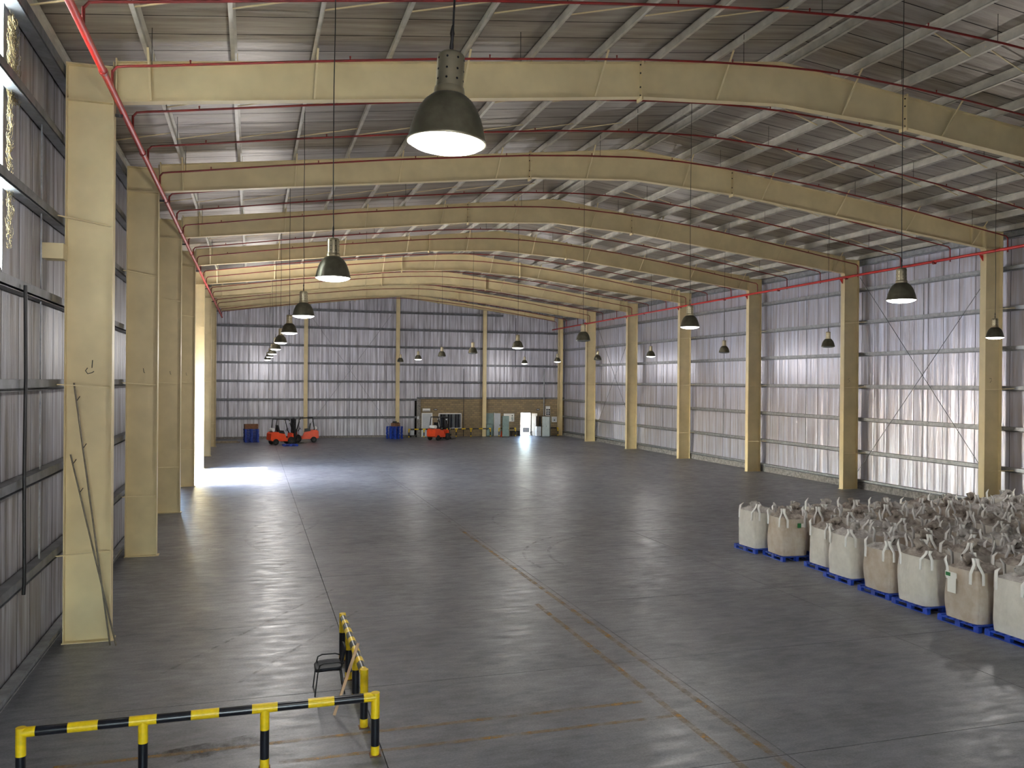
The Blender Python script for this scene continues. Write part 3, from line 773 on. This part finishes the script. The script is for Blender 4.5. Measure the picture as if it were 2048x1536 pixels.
MB().box(-0.05, 0.1, -0.54, -0.533, 0.84, 0.98).build('label_panel', 'green', b); MB().box(0.1, 0.2, -0.54, -0.533, 0.86, 0.97).build('label_panel', 'paper', b)

# ------------------------------------------------------------------ yellow and black guard rails
def guard_rail(label, pts, posts, zr, r, bands, sec=None, foot=0.14, collar=0.3):
    """rail along a straight run from pts[0] to pts[1]; posts: distances along it; bands: list of (d0,d1,material)"""
    a, b = Vector(pts[0]+(0,)), Vector(pts[1]+(0,)); d = (b-a).normalized(); L = (b-a).length
    t = thing('guard_rail', label, 'guard rail', (a.x, a.y, 0), math.atan2(d.y, d.x))
    for d0, d1, mm in bands:
        MB().tube([(d0, 0, zr), (d1, 0, zr)], r*(1.03 if mm == 'yellow' else 1.0), 16).build('rail_band', mm, t)
    for p in posts:
        e = p <= 0.01 or p >= L-0.01
        MB().tube([(p, 0, foot), (p, 0, zr-collar)], r*0.97, 16).build('post', 'black_paint', t)
        m = MB().tube([(p, 0, zr-collar), (p, 0, zr-0.2*r if not e else zr+r)], r, 16)
        m.build('post_collar', 'yellow', t)
        MB().tube([(p, 0, 0.012), (p, 0, foot)], r, 16).build('post_foot', 'yellow', t)
        MB().box(p-r*1.25, p+r*1.25, -r*1.25, r*1.25, 0, 0.012).build('foot_plate', 'wood_brown', t)
    return t
def band_list(posts, L, yw=0.34, mid=True, myw=0.36):
    ys = []
    for p in posts: ys.append((max(0, p-yw/2), min(L, p+yw/2)))
    for p, q in zip(posts, posts[1:]):
        if mid: ys.append(((p+q)/2-myw/2, (p+q)/2+myw/2))
    ys.sort(); out = []; c = 0
    for a, b in ys:
        if a > c+1e-3: out.append((c, a, 'black_paint'))
        out.append((a, b, 'yellow')); c = b
    if c < L-1e-3: out.append((c, L, 'black_paint'))
    return out
ps = [0.0, 1.45, 3.01, 4.54]
guard_rail('yellow and black pipe guard rail crossing the bottom left foreground', ((-2.81, 12.24), (1.73, 12.24)), ps, 0.84, 0.063, band_list(ps, 4.54))
ps = [0.0, 1.1, 2.2, 3.3]
guard_rail('yellow and black pipe guard rail running away beside the black chair', ((1.70, 13.27), (1.70, 16.57)), ps, 0.84, 0.063, band_list(ps, 3.3, 0.26, True, 0.22))
ps = [0.0, 1.45, 3.02, 4.6, 6.06, 8.02]
guard_rail('far yellow and black guard rail in front of the office window', ((14.26, 79.75), (22.28, 79.75)), ps, 0.78, 0.055, band_list(ps, 8.02, 0.3, True, 0.4))
ps = [0.0, 1.7]
guard_rail('far yellow and black guard rail behind the grey-green locker', ((23.18, 79.85), (24.88, 79.85)), ps, 0.78, 0.055, band_list(ps, 1.7, 0.3, True, 0.4))
ps = [0.0, 1.1]
guard_rail('short far yellow and black guard rail in the right back corner', ((28.25, 79.9), (29.35, 79.9)), ps, 0.78, 0.055, band_list(ps, 1.1, 0.3, False))

# ------------------------------------------------------------------ chair, stick, poles
ch = thing('chair', 'black armchair with thin metal legs beside the guard rail', 'chair', (1.32, 15.0, 0), 0)
# faces -X: local axes = world; backrest on +X side
def rounded_pad(sx, sy, th, curl=0.0, n=24):
    m = MB(); top = []; bot = []
    for k in range(n):
        a = 2*math.pi*k/n; e = 0.45
        x = sx/2*math.copysign(abs(math.cos(a))**e, math.cos(a)); y = sy/2*math.copysign(abs(math.sin(a))**e, math.sin(a))
        z = -curl*max(0, -x/sx*2)**3
        top.append((x, y, th/2+z)); bot.append((x*0.97, y*0.97, -th/2+z))
    mid = [(x*0.85, y*0.85, th/2-0.012-curl*max(0, -x*0.85/sx*2)**3) for x, y, z in top]
    vs = bot+top+mid; fs = [tuple(range(n))[::-1], tuple(range(2*n, 3*n))]
    for k in range(n):
        u = (k+1) % n; fs += [(k, u, n+u, n+k), (n+k, n+u, 2*n+u, 2*n+k)]
    return m.add(vs, fs, True)
s = rounded_pad(0.48, 0.48, 0.05, 0.04).build('seat', 'seat_black', ch); s.location = (-0.02, 0, 0.45)
bk = rounded_pad(0.28, 0.42, 0.035).build('backrest', 'seat_black', ch); bk.location = (0.225, 0, 0.66); bk.rotation_euler = (0, R(-80), 0)
for sy in (-1, 1):
    MB().tube([(-0.26, sy*0.24, 0.0), (-0.21, sy*0.235, 0.43)], 0.011, 8).build('leg', 'black', ch)
    MB().tube([(0.24, sy*0.24, 0.0), (0.18, sy*0.235, 0.43)], 0.011, 8).build('leg', 'black', ch)
    MB().tube([(-0.21, sy*0.235, 0.42), (-0.18, sy*0.245, 0.53), (-0.11, sy*0.25, 0.56), (0.12, sy*0.25, 0.56), (0.225, sy*0.23, 0.53)], 0.013, 8).build('armrest', 'black', ch)
    MB().tube([(0.18, sy*0.2, 0.41), (0.22, sy*0.2, 0.60), (0.24, sy*0.19, 0.76)], 0.011, 8).build('back_tube', 'black', ch)
MB().tube([(-0.21, -0.235, 0.42), (0.18, -0.235, 0.42), (0.18, 0.235, 0.42), (-0.21, 0.235, 0.42)], 0.011, 8, closed=True).build('seat_frame', 'black', ch)
a, b = Vector((1.30, 13.86, 0.0)), Vector((1.655, 13.70, 1.18))
st = MB().bar((0, 0, 0.01), b-a, 0.045, 0.03, (0, 1, 0)).build('wooden_stick', 'wood'); st.location = a
tag(st, 'bare wooden stick leaning against the guard rail next to the chair', 'stick')
def pole(a, b, label, hooks):
    a, b = Vector(a), Vector(b); t = thing('metal_pole', label, 'pole', a)
    MB().tube([(0, 0, 0.0), b-a], 0.017, 8).build('shaft', 'pole', t)
    d = b-a
    for f in hooks:
        p = d*f; MB().tube([p, p+Vector((0.07, -0.05, 0.10))], 0.008, 6).build('hook', 'steel_dark', t)
pole((-2.70, 18.68, 0.02), (-3.43, 18.92, 5.30), 'longer dark metal pole leaning on the nearest left column', (0.93, 0.75))
pole((-2.58, 18.62, 0.02), (-3.48, 18.90, 3.86), 'shorter dark metal pole leaning on the nearest left column', (0.95, 0.8))
ca = MB().tube([(0, 0, 0), (0.01, 0.02, -1.5), (0, 0.0, -3.2), (0.015, -0.02, -5.0), (0, 0, -5.2)], 0.03, 8).build('hanging_cable', 'black'); ca.location = (WL+0.3, 16.02, 6.95)
tag(ca, 'thick black cable hanging down the left wall near the camera', 'cable')

# torn glass wool beside the daylight panel
q = random.Random(21); m = MB()
for k in range(620):
    y = 15.85+abs(q.gauss(0, 0.22)); z = q.uniform(10.0, 11.4)
    if k >= 420: y = 15.84+abs(q.gauss(0, 0.07)); z = q.uniform(7.6, 10.0)
    x = WL+0.05+abs(q.gauss(0, 0.035)); r = q.uniform(0.04, 0.13); a = q.uniform(0, 6.28); p = []
    for t in range(5): p.append((x+0.012*t*q.random(), y+r*math.cos(a+t*0.6), z+r*math.sin(a+t*0.6)))
    m.tube(p, 0.0035, 3, False)
wl = m.build('glass_wool', 'wool'); wl['kind'] = 'stuff'; tag(wl, 'torn yellowish glass wool hanging at the top left edge of the wall', 'insulation')

# ------------------------------------------------------------------ floor markings
def strip(name, x0, x1, y0, y1, mm, label, cat, z=0.003):
    o = MB().add([(x0, y0, z), (x1, y0, z), (x1, y1, z), (x0, y1, z)], [(0, 1, 2, 3)]).build(name, mm); return tag(o, label, cat)
strip('floor_line', 7.22, 7.34, 9.0, 30.0, 'line_paint', 'long worn yellow floor line running from the bottom right towards the far end', 'floor line')
strip('floor_line', 7.22, 7.34, 30.05, 60.0, 'line_paint_faint', 'faded far stretch of the long yellow floor line', 'floor line')
strip('floor_line', 6.58, 6.70, 9.0, 19.5, 'line_paint', 'shorter worn yellow floor line, left of the long one', 'floor line')
strip('floor_line', -2.6, 6.35, 13.0, 13.1, 'line_paint', 'worn yellow line across the floor, the farther of the two crosswise lines', 'floor line')
strip('floor_line', 0.4, 6.56, 12.30, 12.40, 'line_paint', 'worn yellow line across the floor, passing the foot of the front guard rail', 'floor line')
def arc_mark(cx, cy, r, a0, a1, wdt, mm, label, ry=None):
    n = 28; m = MB(); vs = []; fs = []; ry = ry or r
    for k in range(n+1):
        a = R(a0+(a1-a0)*k/n)
        for rr in (-wdt/2, wdt/2): vs.append((cx+(r+rr)*math.cos(a), cy+(ry+rr)*math.sin(a), 0.0018))
    for k in range(n): fs.append((2*k, 2*k+1, 2*k+3, 2*k+2))
    o = m.add(vs, fs).build('tyre_mark', mm); tag(o, label, 'tyre mark', 'tyre marks on the floor'); return o
for k, (cx, cy, r, a0, a1, wd, mm, lab) in enumerate((
    (12.5, 24, 4.5, 110, 190, 0.10, 'tyre_dark', 'dark curved tyre mark right of the long yellow line'),
    (12.9, 24, 4.1, 110, 190, 0.10, 'tyre_dark', 'inner dark curved tyre mark right of the long yellow line'),
    (12.3, 31, 3.4, 60, 200, 0.09, 'tyre_dark', 'dark looping tyre mark in the middle of the floor'),
    (-4, 34, 6.5, -60, 25, 0.12, 'tyre_pale', 'pale tyre mark sweeping out from the left columns'),
    (-4.6, 34, 6.5, -60, 25, 0.12, 'tyre_pale', 'outer pale tyre mark beside the left columns'),
    (6, 30.5, 6.2, 150, 215, 0.14, 'tyre_pale', 'pale tyre mark crossing the left floor joint'),
    (2.0, 25.0, 1.3, 110, 250, 0.22, 'tyre_pale', 'short pale hooked scuff on the floor left of the joint'),
    (20, 60, 14, 180, 250, 0.12, 'tyre_dark', 'wide faint tyre mark in the far part of the floor'))):
    arc_mark(cx, cy, r, a0, a1, wd, mm, lab)
def line_mark(a, b, wd, mm, lab):
    m = MB(); a, b = Vector(a+(0.0018,)), Vector(b+(0.0018,)); p = (b-a).cross(Vector((0, 0, 1))).normalized()*wd/2
    o = m.add([a-p, a+p, b+p, b-p], [(0, 1, 2, 3)]).build('tyre_mark', mm); tag(o, lab, 'tyre mark', 'tyre marks on the floor')
line_mark((-1.6, 16.6), (2.2, 22.5), 0.07, 'tyre_dark', 'dark straight skid line left of the guard rail')
line_mark((-0.2, 15.8), (2.4, 20.0), 0.07, 'tyre_dark', 'second dark straight skid line left of the guard rail')
line_mark((-2.4, 28.9), (8.0, 28.1), 0.07, 'tyre_dark', 'dark line across the floor beyond the second joint')
line_mark((-2.4, 27.9), (7.0, 27.3), 0.07, 'tyre_dark', 'dark line across the floor before the second joint')
line_mark((-1.4, 12.9), (0.4, 13.3), 0.5, 'stain_dark', 'dark oily stain on the floor under the front guard rail')

# ------------------------------------------------------------------ forklifts
def forklift(label, loc, rz, mast_h=2.1):
    t = thing('forklift', label, 'forklift', loc, rz, 'orange forklifts by the back wall')   # faces +X, origin under the middle
    m = MB().prism([(-1.15, 0.42), (-1.12, 0.95), (-0.95, 1.08), (-0.45, 1.05), (-0.45, 0.34), (-0.95, 0.30)], -0.5, 0.5); m.build('counterweight', 'orange', t)
    MB().prism([(-0.45, 0.30), (-0.45, 0.98), (0.05, 0.90), (0.22, 0.52), (0.62, 0.50), (0.70, 0.95), (0.80, 0.95), (0.84, 0.28)], -0.48, 0.48).build('chassis', 'orange', t)
    MB().prism([(-0.5, 0.95), (-0.5, 1.06), (0.05, 1.04), (0.1, 0.9)], -0.4, 0.4).build('hood', 'steel_dark', t)
    s = MB().prism([(-0.42, 1.05), (0.05, 1.05), (0.07, 1.15), (-0.28, 1.18), (-0.40, 1.62), (-0.50, 1.60)], -0.24, 0.24).build('seat', 'black', t)
    MB().tube([(0.62, 0, 0.95), (0.42, 0, 1.22)], 0.03, 8).build('steering_column', 'black', t)
    MB().tube([(0.42+0.13*math.sin(a)*0.6, 0.17*math.cos(a), 1.22+0.13*math.sin(a)) for a in [k*math.pi/6 for k in range(12)]], 0.014, 6, closed=True).build('steering_wheel', 'black', t)
    gd = MB()
    for sy in (-1, 1):
        gd.tube([(0.74, sy*0.46, 0.92), (0.42, sy*0.45, 2.08), (-0.62, sy*0.45, 2.12), (-0.80, sy*0.46, 1.0)], 0.04, 8)
    for x in (-0.6, -0.42, -0.24, -0.06, 0.12, 0.30, 0.42): gd.box(x-0.025, x+0.025, -0.45, 0.45, 2.08, 2.12)
    gd.build('overhead_guard', 'black', t)
    ms = MB()
    for sy in (-1, 1):
        ms.box(0.92, 1.06, sy*0.34-0.05, sy*0.34+0.05, 0.06, mast_h); ms.box(0.98, 1.1, sy*0.24-0.04, sy*0.24+0.04, 0.08, mast_h-0.05)
    for z in (0.35, 1.1, mast_h-0.06): ms.box(0.9, 1.04, -0.38, 0.38, z-0.06, z+0.06)
    ms.build('mast', 'black', t)
    MB().tube([(1.0, 0.0, 0.1), (1.0, 0.0, mast_h-0.4)], 0.05, 8).build('lift_cylinder', 'steel_dark', t)
    cg = MB(); cg.box(1.1, 1.15, -0.5, 0.5, 0.12, 0.22); cg.box(1.1, 1.15, -0.5, 0.5, 0.42, 0.52)
    for y in (-0.45, -0.3, -0.15, 0.15, 0.3, 0.45): cg.box(1.11, 1.14, y-0.015, y+0.015, 0.2, 1.25)
    cg.box(1.11, 1.14, -0.46, 0.46, 1.22, 1.26); cg.build('carriage', 'black', t)
    for sy in (-1, 1):
        MB().prism([(1.15, 0.5), (1.19, 0.5), (1.20, 0.10), (2.05, 0.06), (2.05, 0.04), (1.15, 0.04)], sy*0.26-0.06, sy*0.26+0.06).build('fork', 'steel_dark', t)
    for x, r, wd in ((0.62, 0.32, 0.2), (-0.72, 0.25, 0.17)):
        for sy in (-1, 1):
            yy = sy*0.47
            wm = MB()
            def ring(prof):
                n = 22; vs = []; fs = []
                for rad, off in prof:
                    for k in range(n):
                        a = 2*math.pi*k/n; vs.append((x+rad*math.cos(a), yy+off, r+rad*math.sin(a)))
                for i in range(len(prof)-1):
                    for k in range(n): fs.append((i*n+k, i*n+(k+1) % n, (i+1)*n+(k+1) % n, (i+1)*n+k))
                return vs, fs
            wm.add(*ring([(r*0.55, -wd/2), (r*0.92, -wd/2), (r, -wd*0.3), (r, wd*0.3), (r*0.92, wd/2), (r*0.55, wd/2)]), True)
            wh = wm.build('wheel', 'rubber', t)
            hm = MB(); hm.add(*ring([(0.02, sy*wd*0.30), (r*0.3, sy*wd*0.34), (r*0.57, sy*wd*0.42)]), True); hm.add(*ring([(0.02, -sy*wd*0.3), (r*0.57, -sy*wd*0.42)]), True)
            hm.build('hub', 'steel_dark', wh)
    MB().tube([(-0.85, -0.32, 1.24), (-0.85, 0.32, 1.24)], [0.15, 0.15], 16).build('gas_cylinder', 'white', t)
    MB().box(-1.0, -0.7, -0.2, 0.2, 1.05, 1.10).build('cylinder_cradle', 'steel_dark', t)
    for sy in (-1, 1):
        MB().box(0.40, 0.46, sy*0.5-0.06, sy*0.5+0.06, 1.82, 1.94).build('headlamp', 'white', t)
    return t
fk = forklift('orange forklift facing right, the left one of the pair by the back wall', (2.42, 73.2, 0), R(20))
copy_tree(fk, (4.42, 75.5, 0), R(178), 'orange forklift facing left, the right one of the pair by the back wall')
copy_tree(fk, (16.35, 75.9, 0), R(38), 'orange forklift with white gas cylinder parked before the office window')

# blue pallet stacks near the back wall
def stack(x, y, n, rz, where, group):
    for k in range(n):
        copy_tree(P0, (x+rnd.uniform(-0.03, 0.03), y+rnd.uniform(-0.03, 0.03), 0.1445*k), rz+rnd.uniform(-0.02, 0.02),
                  'blue pallet %s from the bottom, stack %s' % (ORD[k], where), group)
stack(-0.05, 76.3, 8, R(90+8), 'left of the two forklifts', 'blue pallet stack left of the forklifts')
stack(12.65, 78.35, 8, R(40), 'by the middle post of the back wall', 'blue pallet stack by the middle post')
# brown crate / boards on the stacks
def crate(x, y, z, sx, sy, sz, rz, label, mm='wood_brown'):
    t = thing('crate', label, 'crate', (x, y, z), rz)
    for k in range(3):
        h = sz/3
        for s in (-1, 1):
            MB().box(-sx/2, sx/2, s*sy/2-0.012, s*sy/2+0.012, k*h+0.01, k*h+h-0.01).build('slat', mm, t)
            MB().box(s*sx/2-0.012, s*sx/2+0.012, -sy/2+0.012, sy/2-0.012, k*h+0.01, k*h+h-0.01).build('slat', mm, t)
    MB().box(-sx/2, sx/2, -sy/2, sy/2, 0, 0.015).build('bottom', mm, t)
    for sxx in (-1, 1):
        for syy in (-1, 1): MB().box(sxx*(sx/2-0.04)-0.02, sxx*(sx/2-0.04)+0.02, syy*(sy/2-0.04)-0.02, syy*(sy/2-0.04)+0.02, 0.015, sz).build('corner_post', mm, t)
crate(-0.05, 76.3, 1.156, 1.1, 0.85, 0.40, R(6), 'brown wooden crate on the blue pallets left of the forklifts')
crate(12.75, 78.4, 1.156, 0.6, 0.6, 0.30, R(30), 'small brown crate on the blue pallets by the middle post')
o = MB().box(-0.3, 0.3, -0.2, 0.2, 0, 0.05).box(-0.25, 0.1, -0.15, 0.15, 0.05, 0.16).build('tool_bag', 'black'); o.location = (12.75, 78.4, 1.46); tag(o, 'dark bag lying on the small brown crate', 'bag')
copy_tree(P0, (3.0, 71.4, 0), R(95), 'single blue pallet on the floor in front of the left forklift', 'loose blue pallet')
# planks in the back left corner
PL = [(-2.05, 75.55, 0.0, 2.0, 'wood_grey', 0.03, 'grey plank at the front edge of the low pile in the back left corner'),
      (-2.1, 75.86, 0.0, 1.8, 'wood_brown', -0.02, 'brown plank in the bottom layer of the pile in the back left corner'),
      (-2.0, 76.17, 0.0, 2.1, 'wood_brown', 0.02, 'brown plank at the rear of the pile in the back left corner'),
      (-2.1, 75.72, 0.051, 1.7, 'wood_grey', 0.05, 'grey plank in the middle layer of the pile in the back left corner'),
      (-2.0, 76.02, 0.051, 1.6, 'wood_grey', -0.04, 'short grey plank behind the middle layer of the corner pile'),
      (-2.1, 75.86, 0.102, 1.9, 'wood_grey', 0.14, 'grey plank lying askew on top of the pile in the back left corner')]
for x, y, z, L, mm, rz, lab in PL:
    o = MB().box(-L/2, L/2, -0.11, 0.11, 0, 0.05).build('plank', mm); o.location = (x, y, z); o.rotation_euler = (0, 0, rz)
    tag(o, lab, 'plank', 'planks piled in the back left corner')

# ------------------------------------------------------------------ doors, window and fittings of the back wall
yb = YB-0.10
d1 = struct(MB().box(15.68, 16.58, yb-0.05, yb-0.01, 0.02, 2.22).build('door_1', 'grey_light'))
for a in ((15.60, 15.68, 0, 2.30), (16.58, 16.66, 0, 2.30), (15.68, 16.58, 2.22, 2.30)): MB().box(a[0], a[1], yb-0.07, yb, a[2], a[3]).build('frame', 'white', d1)
MB().box(16.46, 16.53, yb-0.11, yb-0.05, 1.0, 1.05).build('handle', 'steel_dark', d1)
w1 = struct(MB().box(17.35, 19.47, yb-0.04, yb-0.02, 0.82, 2.20).build('window_2', 'glass_dark'))
for a in ((17.28, 17.36, 0.76, 2.26), (19.46, 19.54, 0.76, 2.26), (17.36, 19.46, 0.76, 0.84), (17.36, 19.46, 2.18, 2.26)): MB().box(a[0], a[1], yb-0.07, yb, a[2], a[3]).build('frame', 'white', w1)
for x in (18.06, 18.76): MB().box(x-0.025, x+0.025, yb-0.06, yb-0.04, 0.84, 2.18).build('mullion', 'grey_metal', w1)
for k in range(9): MB().box(17.45+k*0.235-0.008, 17.45+k*0.235+0.008, yb-0.075, yb-0.062, 0.84, 2.18).build('bar', 'grey_light', w1)
d2 = struct(MB().box(22.82, 23.42, yb-0.35, yb-0.31, 0.03, 2.26).build('door_2', 'grey_light'))
MB().box(22.0, 22.82, yb-0.06, yb-0.02, 0.05, 2.26).build('leaf', 'grey_green', d2)
MB().box(22.78, 22.84, yb-0.35, yb, 0.03, 2.30).build('jamb', 'white', d2); MB().box(23.33, 23.37, yb-0.40, yb-0.35, 1.0, 1.15).build('handle', 'steel_dark', d2)
d3 = struct(MB().box(25.54, 25.61, yb-0.04, YB+0.25, 0, 2.34).build('door_3', 'board_brown'))
MB().box(26.64, 26.71, yb-0.04, YB+0.25, 0, 2.34).build('frame', 'board_brown', d3); MB().box(25.61, 26.64, yb-0.04, YB+0.25, 2.28, 2.34).build('frame', 'board_brown', d3)
MB().box(26.09, 26.15, YB-0.05, YB+0.0, 0.0, 2.28).build('mullion', 'steel_dark', d3)
lf = MB().box(0, 0.05, -1.0, 0, 0.02, 2.24).build('leaf', 'board_brown', d3); lf.location = (26.72, yb-0.04, 0); lf.rotation_euler = (0, 0, R(18))
def wall_box(name, x0, x1, z0, z1, dp, mm, label, cat, extra=None):
    t = thing(name, label, cat, ((x0+x1)/2, yb, z0)); hw = (x1-x0)/2; h = z1-z0
    MB().box(-hw, hw, -dp, -0.005, 0, h).build('housing', mm, t)
    if extra: extra(t, hw, h, dp)
    return t
def ac_x(t, hw, h, dp):
    MB().box(-hw+0.03, hw-0.03, -dp-0.006, -dp, 0.02, 0.07).build('louvre', 'steel_dark', t); MB().box(-hw+0.02, hw-0.02, -dp-0.012, -dp, 0.10, h-0.02).build('front_cover', 'white', t)
wall_box('air_conditioner', 15.70, 16.40, 2.46, 2.73, 0.2, 'white', 'white air conditioner above the grey office door', 'air conditioner', ac_x)
def sg_x(t, hw, h, dp):
    MB().box(-hw+0.05, hw-0.05, -dp-0.004, -dp, h*0.35, h*0.65).build('panel', 'grey_light', t)
wall_box('wall_sign', 16.80, 17.14, 2.54, 2.71, 0.03, 'black', 'small black sign on the block wall above the office window', 'sign', sg_x)
wall_box('wall_sign', 27.25, 27.60, 2.52, 2.70, 0.03, 'black', 'small black sign on the block wall right of the open door', 'sign', sg_x)
def wb_x(t, hw, h, dp):
    MB().box(-hw+0.03, hw-0.03, -dp-0.004, -dp, 0.03, h-0.03).build('board', 'paper', t)
    for (a, b, c, d, mm) in ((0.28, 0.38, 0.52, 0.64, 'steel_dark'), (0.24, 0.42, 0.30, 0.42, 'grey_green'), (0.26, 0.44, 0.10, 0.24, 'grey_metal')):
        MB().box(a, b, -dp-0.008, -dp-0.004, c, d).build('notice', mm, t)
wall_box('notice_board', 23.84, 24.94, 1.41, 2.22, 0.04, 'grey_light', 'white notice board on the block wall left of the open door', 'notice board', wb_x)
def sp_x(t, hw, h, dp):
    for i in range(2):
        for k in range(3):
            MB().box(-hw+0.03+i*hw, -0.02+i*hw, -dp-0.005, -dp, 0.05+k*0.22, 0.22+k*0.22).build('breaker_window', 'glass_dark', t)
wall_box('switch_panel', 28.22, 28.66, 2.0, 2.95, 0.16, 'white', 'white electrical panel with dark panes high in the right back corner', 'electrical panel', sp_x)
def jb_x(t, hw, h, dp):
    MB().box(-hw+0.04, hw-0.04, -dp-0.01, -dp, 0.04, h-0.04).build('cover', 'grey_light', t); MB().prism([(-0.08, 0.15), (0.08, 0.15), (0.0, 0.32)], -dp-0.014, -dp-0.01).build('warning_mark', 'steel_dark', t)
wall_box('junction_box', 28.88, 29.40, 1.34, 1.88, 0.14, 'white', 'white junction box on the block wall in the right back corner', 'junction box', jb_x)
wall_box('meter_box', 15.16, 15.30, 1.72, 1.98, 0.30, 'white', 'small white meter box on the block pier by the office door', 'meter box', lambda t, hw, h, dp: MB().box(-hw+0.02, hw-0.02, -dp-0.008, -dp, 0.03, h-0.03).build('cover', 'grey_light', t))
def cabinet(x, y, sx, sy, h, rz, mm, label, doors=2, legs=0.08):
    t = thing('metal_cabinet', label, 'cabinet', (x, y, 0), rz)
    MB().box(-sx/2, sx/2, -sy/2+0.02, sy/2, legs, h).build('body', mm, t)
    for k in range(doors):
        a = -sx/2+sx/doors*k; d = MB().box(a+0.01, a+sx/doors-0.01, -sy/2, -sy/2+0.018, legs+0.02, h-0.02).build('door', mm, t)
        MB().box(a+0.04, a+0.06, -sy/2-0.02, -sy/2, h*0.5, h*0.5+0.12).build('handle', 'steel_dark', d)
    for sxx in (-1, 1):
        for syy in (-1, 1): MB().box(sxx*(sx/2-0.03)-0.02, sxx*(sx/2-0.03)+0.02, syy*(sy/2-0.04)-0.02, syy*(sy/2-0.04)+0.02, 0, legs).build('foot', 'steel_dark', t)
cabinet(23.45, 78.5, 0.62, 0.5, 2.05, R(-12), 'grey_green', 'tall grey-green locker in front of the notice board', 1, 0.1)
cabinet(27.5, 78.15, 0.72, 0.6, 2.0, R(-30), 'grey_metal', 'grey metal cabinet near the right back corner')
cabinet(26.85, 78.7, 0.45, 0.5, 1.0, 0, 'grey_light', 'low pale cabinet beside the grey metal cabinet', 1)
cabinet(22.25, 80.15, 0.55, 0.45, 1.2, 0, 'grey_green', 'low green-grey cabinet behind the far guard rail', 1, 0.05)
for k, (x, y, rz, h, mm) in enumerate(((26.98, 79.85, 18, 1.98, 'board_brown'), (27.3, 79.55, 24, 1.95, 'steel_dark'))):
    o = MB().box(-0.35, 0.35, -0.02, 0.02, 0, h).box(-0.35, -0.28, -0.035, 0.035, 0, h).build('leaning_board', mm); o.location = (x, y, 0); o.rotation_euler = (0, 0, R(60+rz))
    tag(o, ('brown board standing upright right of the open door', 'dark board standing upright beside the grey metal cabinet')[k], 'board')
t = thing('low_bench', 'low dark bench left of the open door', 'bench', (24.95, 80.24, 0), 0)
MB().box(-0.5, 0.5, -0.2, 0.2, 0.42, 0.5).build('top', 'steel_dark', t)
for sx in (-1, 1):
    for sy in (-1, 1): MB().box(sx*0.42-0.04, sx*0.42+0.04, sy*0.14-0.03, sy*0.14+0.03, 0, 0.42).build('leg', 'steel_dark', t)
t = thing('low_trolley', 'small dark trolley with a pale box near the block pier', 'trolley', (14.75, 80.12, 0), 0)
MB().box(-0.34, 0.34, -0.2, 0.2, 0.14, 0.2).build('deck', 'steel_dark', t); MB().box(-0.28, 0.05, -0.16, 0.16, 0.2, 0.62).build('box', 'grey_light', t)
for sx in (-1, 1):
    for sy in (-1, 1): MB().tube([(sx*0.26, sy*0.15-0.03, 0.07), (sx*0.26, sy*0.15+0.03, 0.07)], 0.07, 12).build('wheel', 'rubber', t)
o = MB().lathe([(0.16, 0.0), (0.16, 0.02), (0.11, 0.02), (0.025, 0.55), (0.001, 0.56)], 16).build('traffic_cone', 'orange'); o.location = (23.32, 79.45, 0); tag(o, 'orange traffic cone by the far guard rail', 'cone')
# table and stool just inside the open back door
t = thing('side_table', 'narrow table with a dark top standing in the open back door', 'table', (25.95, 79.95, 0), 0)
MB().box(-0.36, 0.36, -0.2, 0.2, 0.78, 0.83).build('top', 'steel_dark', t); MB().box(-0.34, 0.34, -0.19, -0.17, 0.36, 0.78).build('front_panel', 'grey_light', t)
for sx in (-1, 1):
    for sy in (-1, 1): MB().box(sx*0.31-0.025, sx*0.31+0.025, sy*0.16-0.025, sy*0.16+0.025, 0, 0.78).build('leg', 'grey_light', t)
t = thing('stool', 'small dark stool beside the table in the open back door', 'stool', (26.52, 79.95, 0), 0)
MB().lathe([(0.001, 0.44), (0.15, 0.44), (0.16, 0.42), (0.15, 0.40), (0.001, 0.40)], 14).build('seat', 'black', t)
for k in range(4):
    a_ = k*math.pi/2+0.6; MB().tube([(0.10*math.cos(a_), 0.10*math.sin(a_), 0.41), (0.17*math.cos(a_), 0.17*math.sin(a_), 0.0)], 0.014, 6).build('leg', 'black', t)
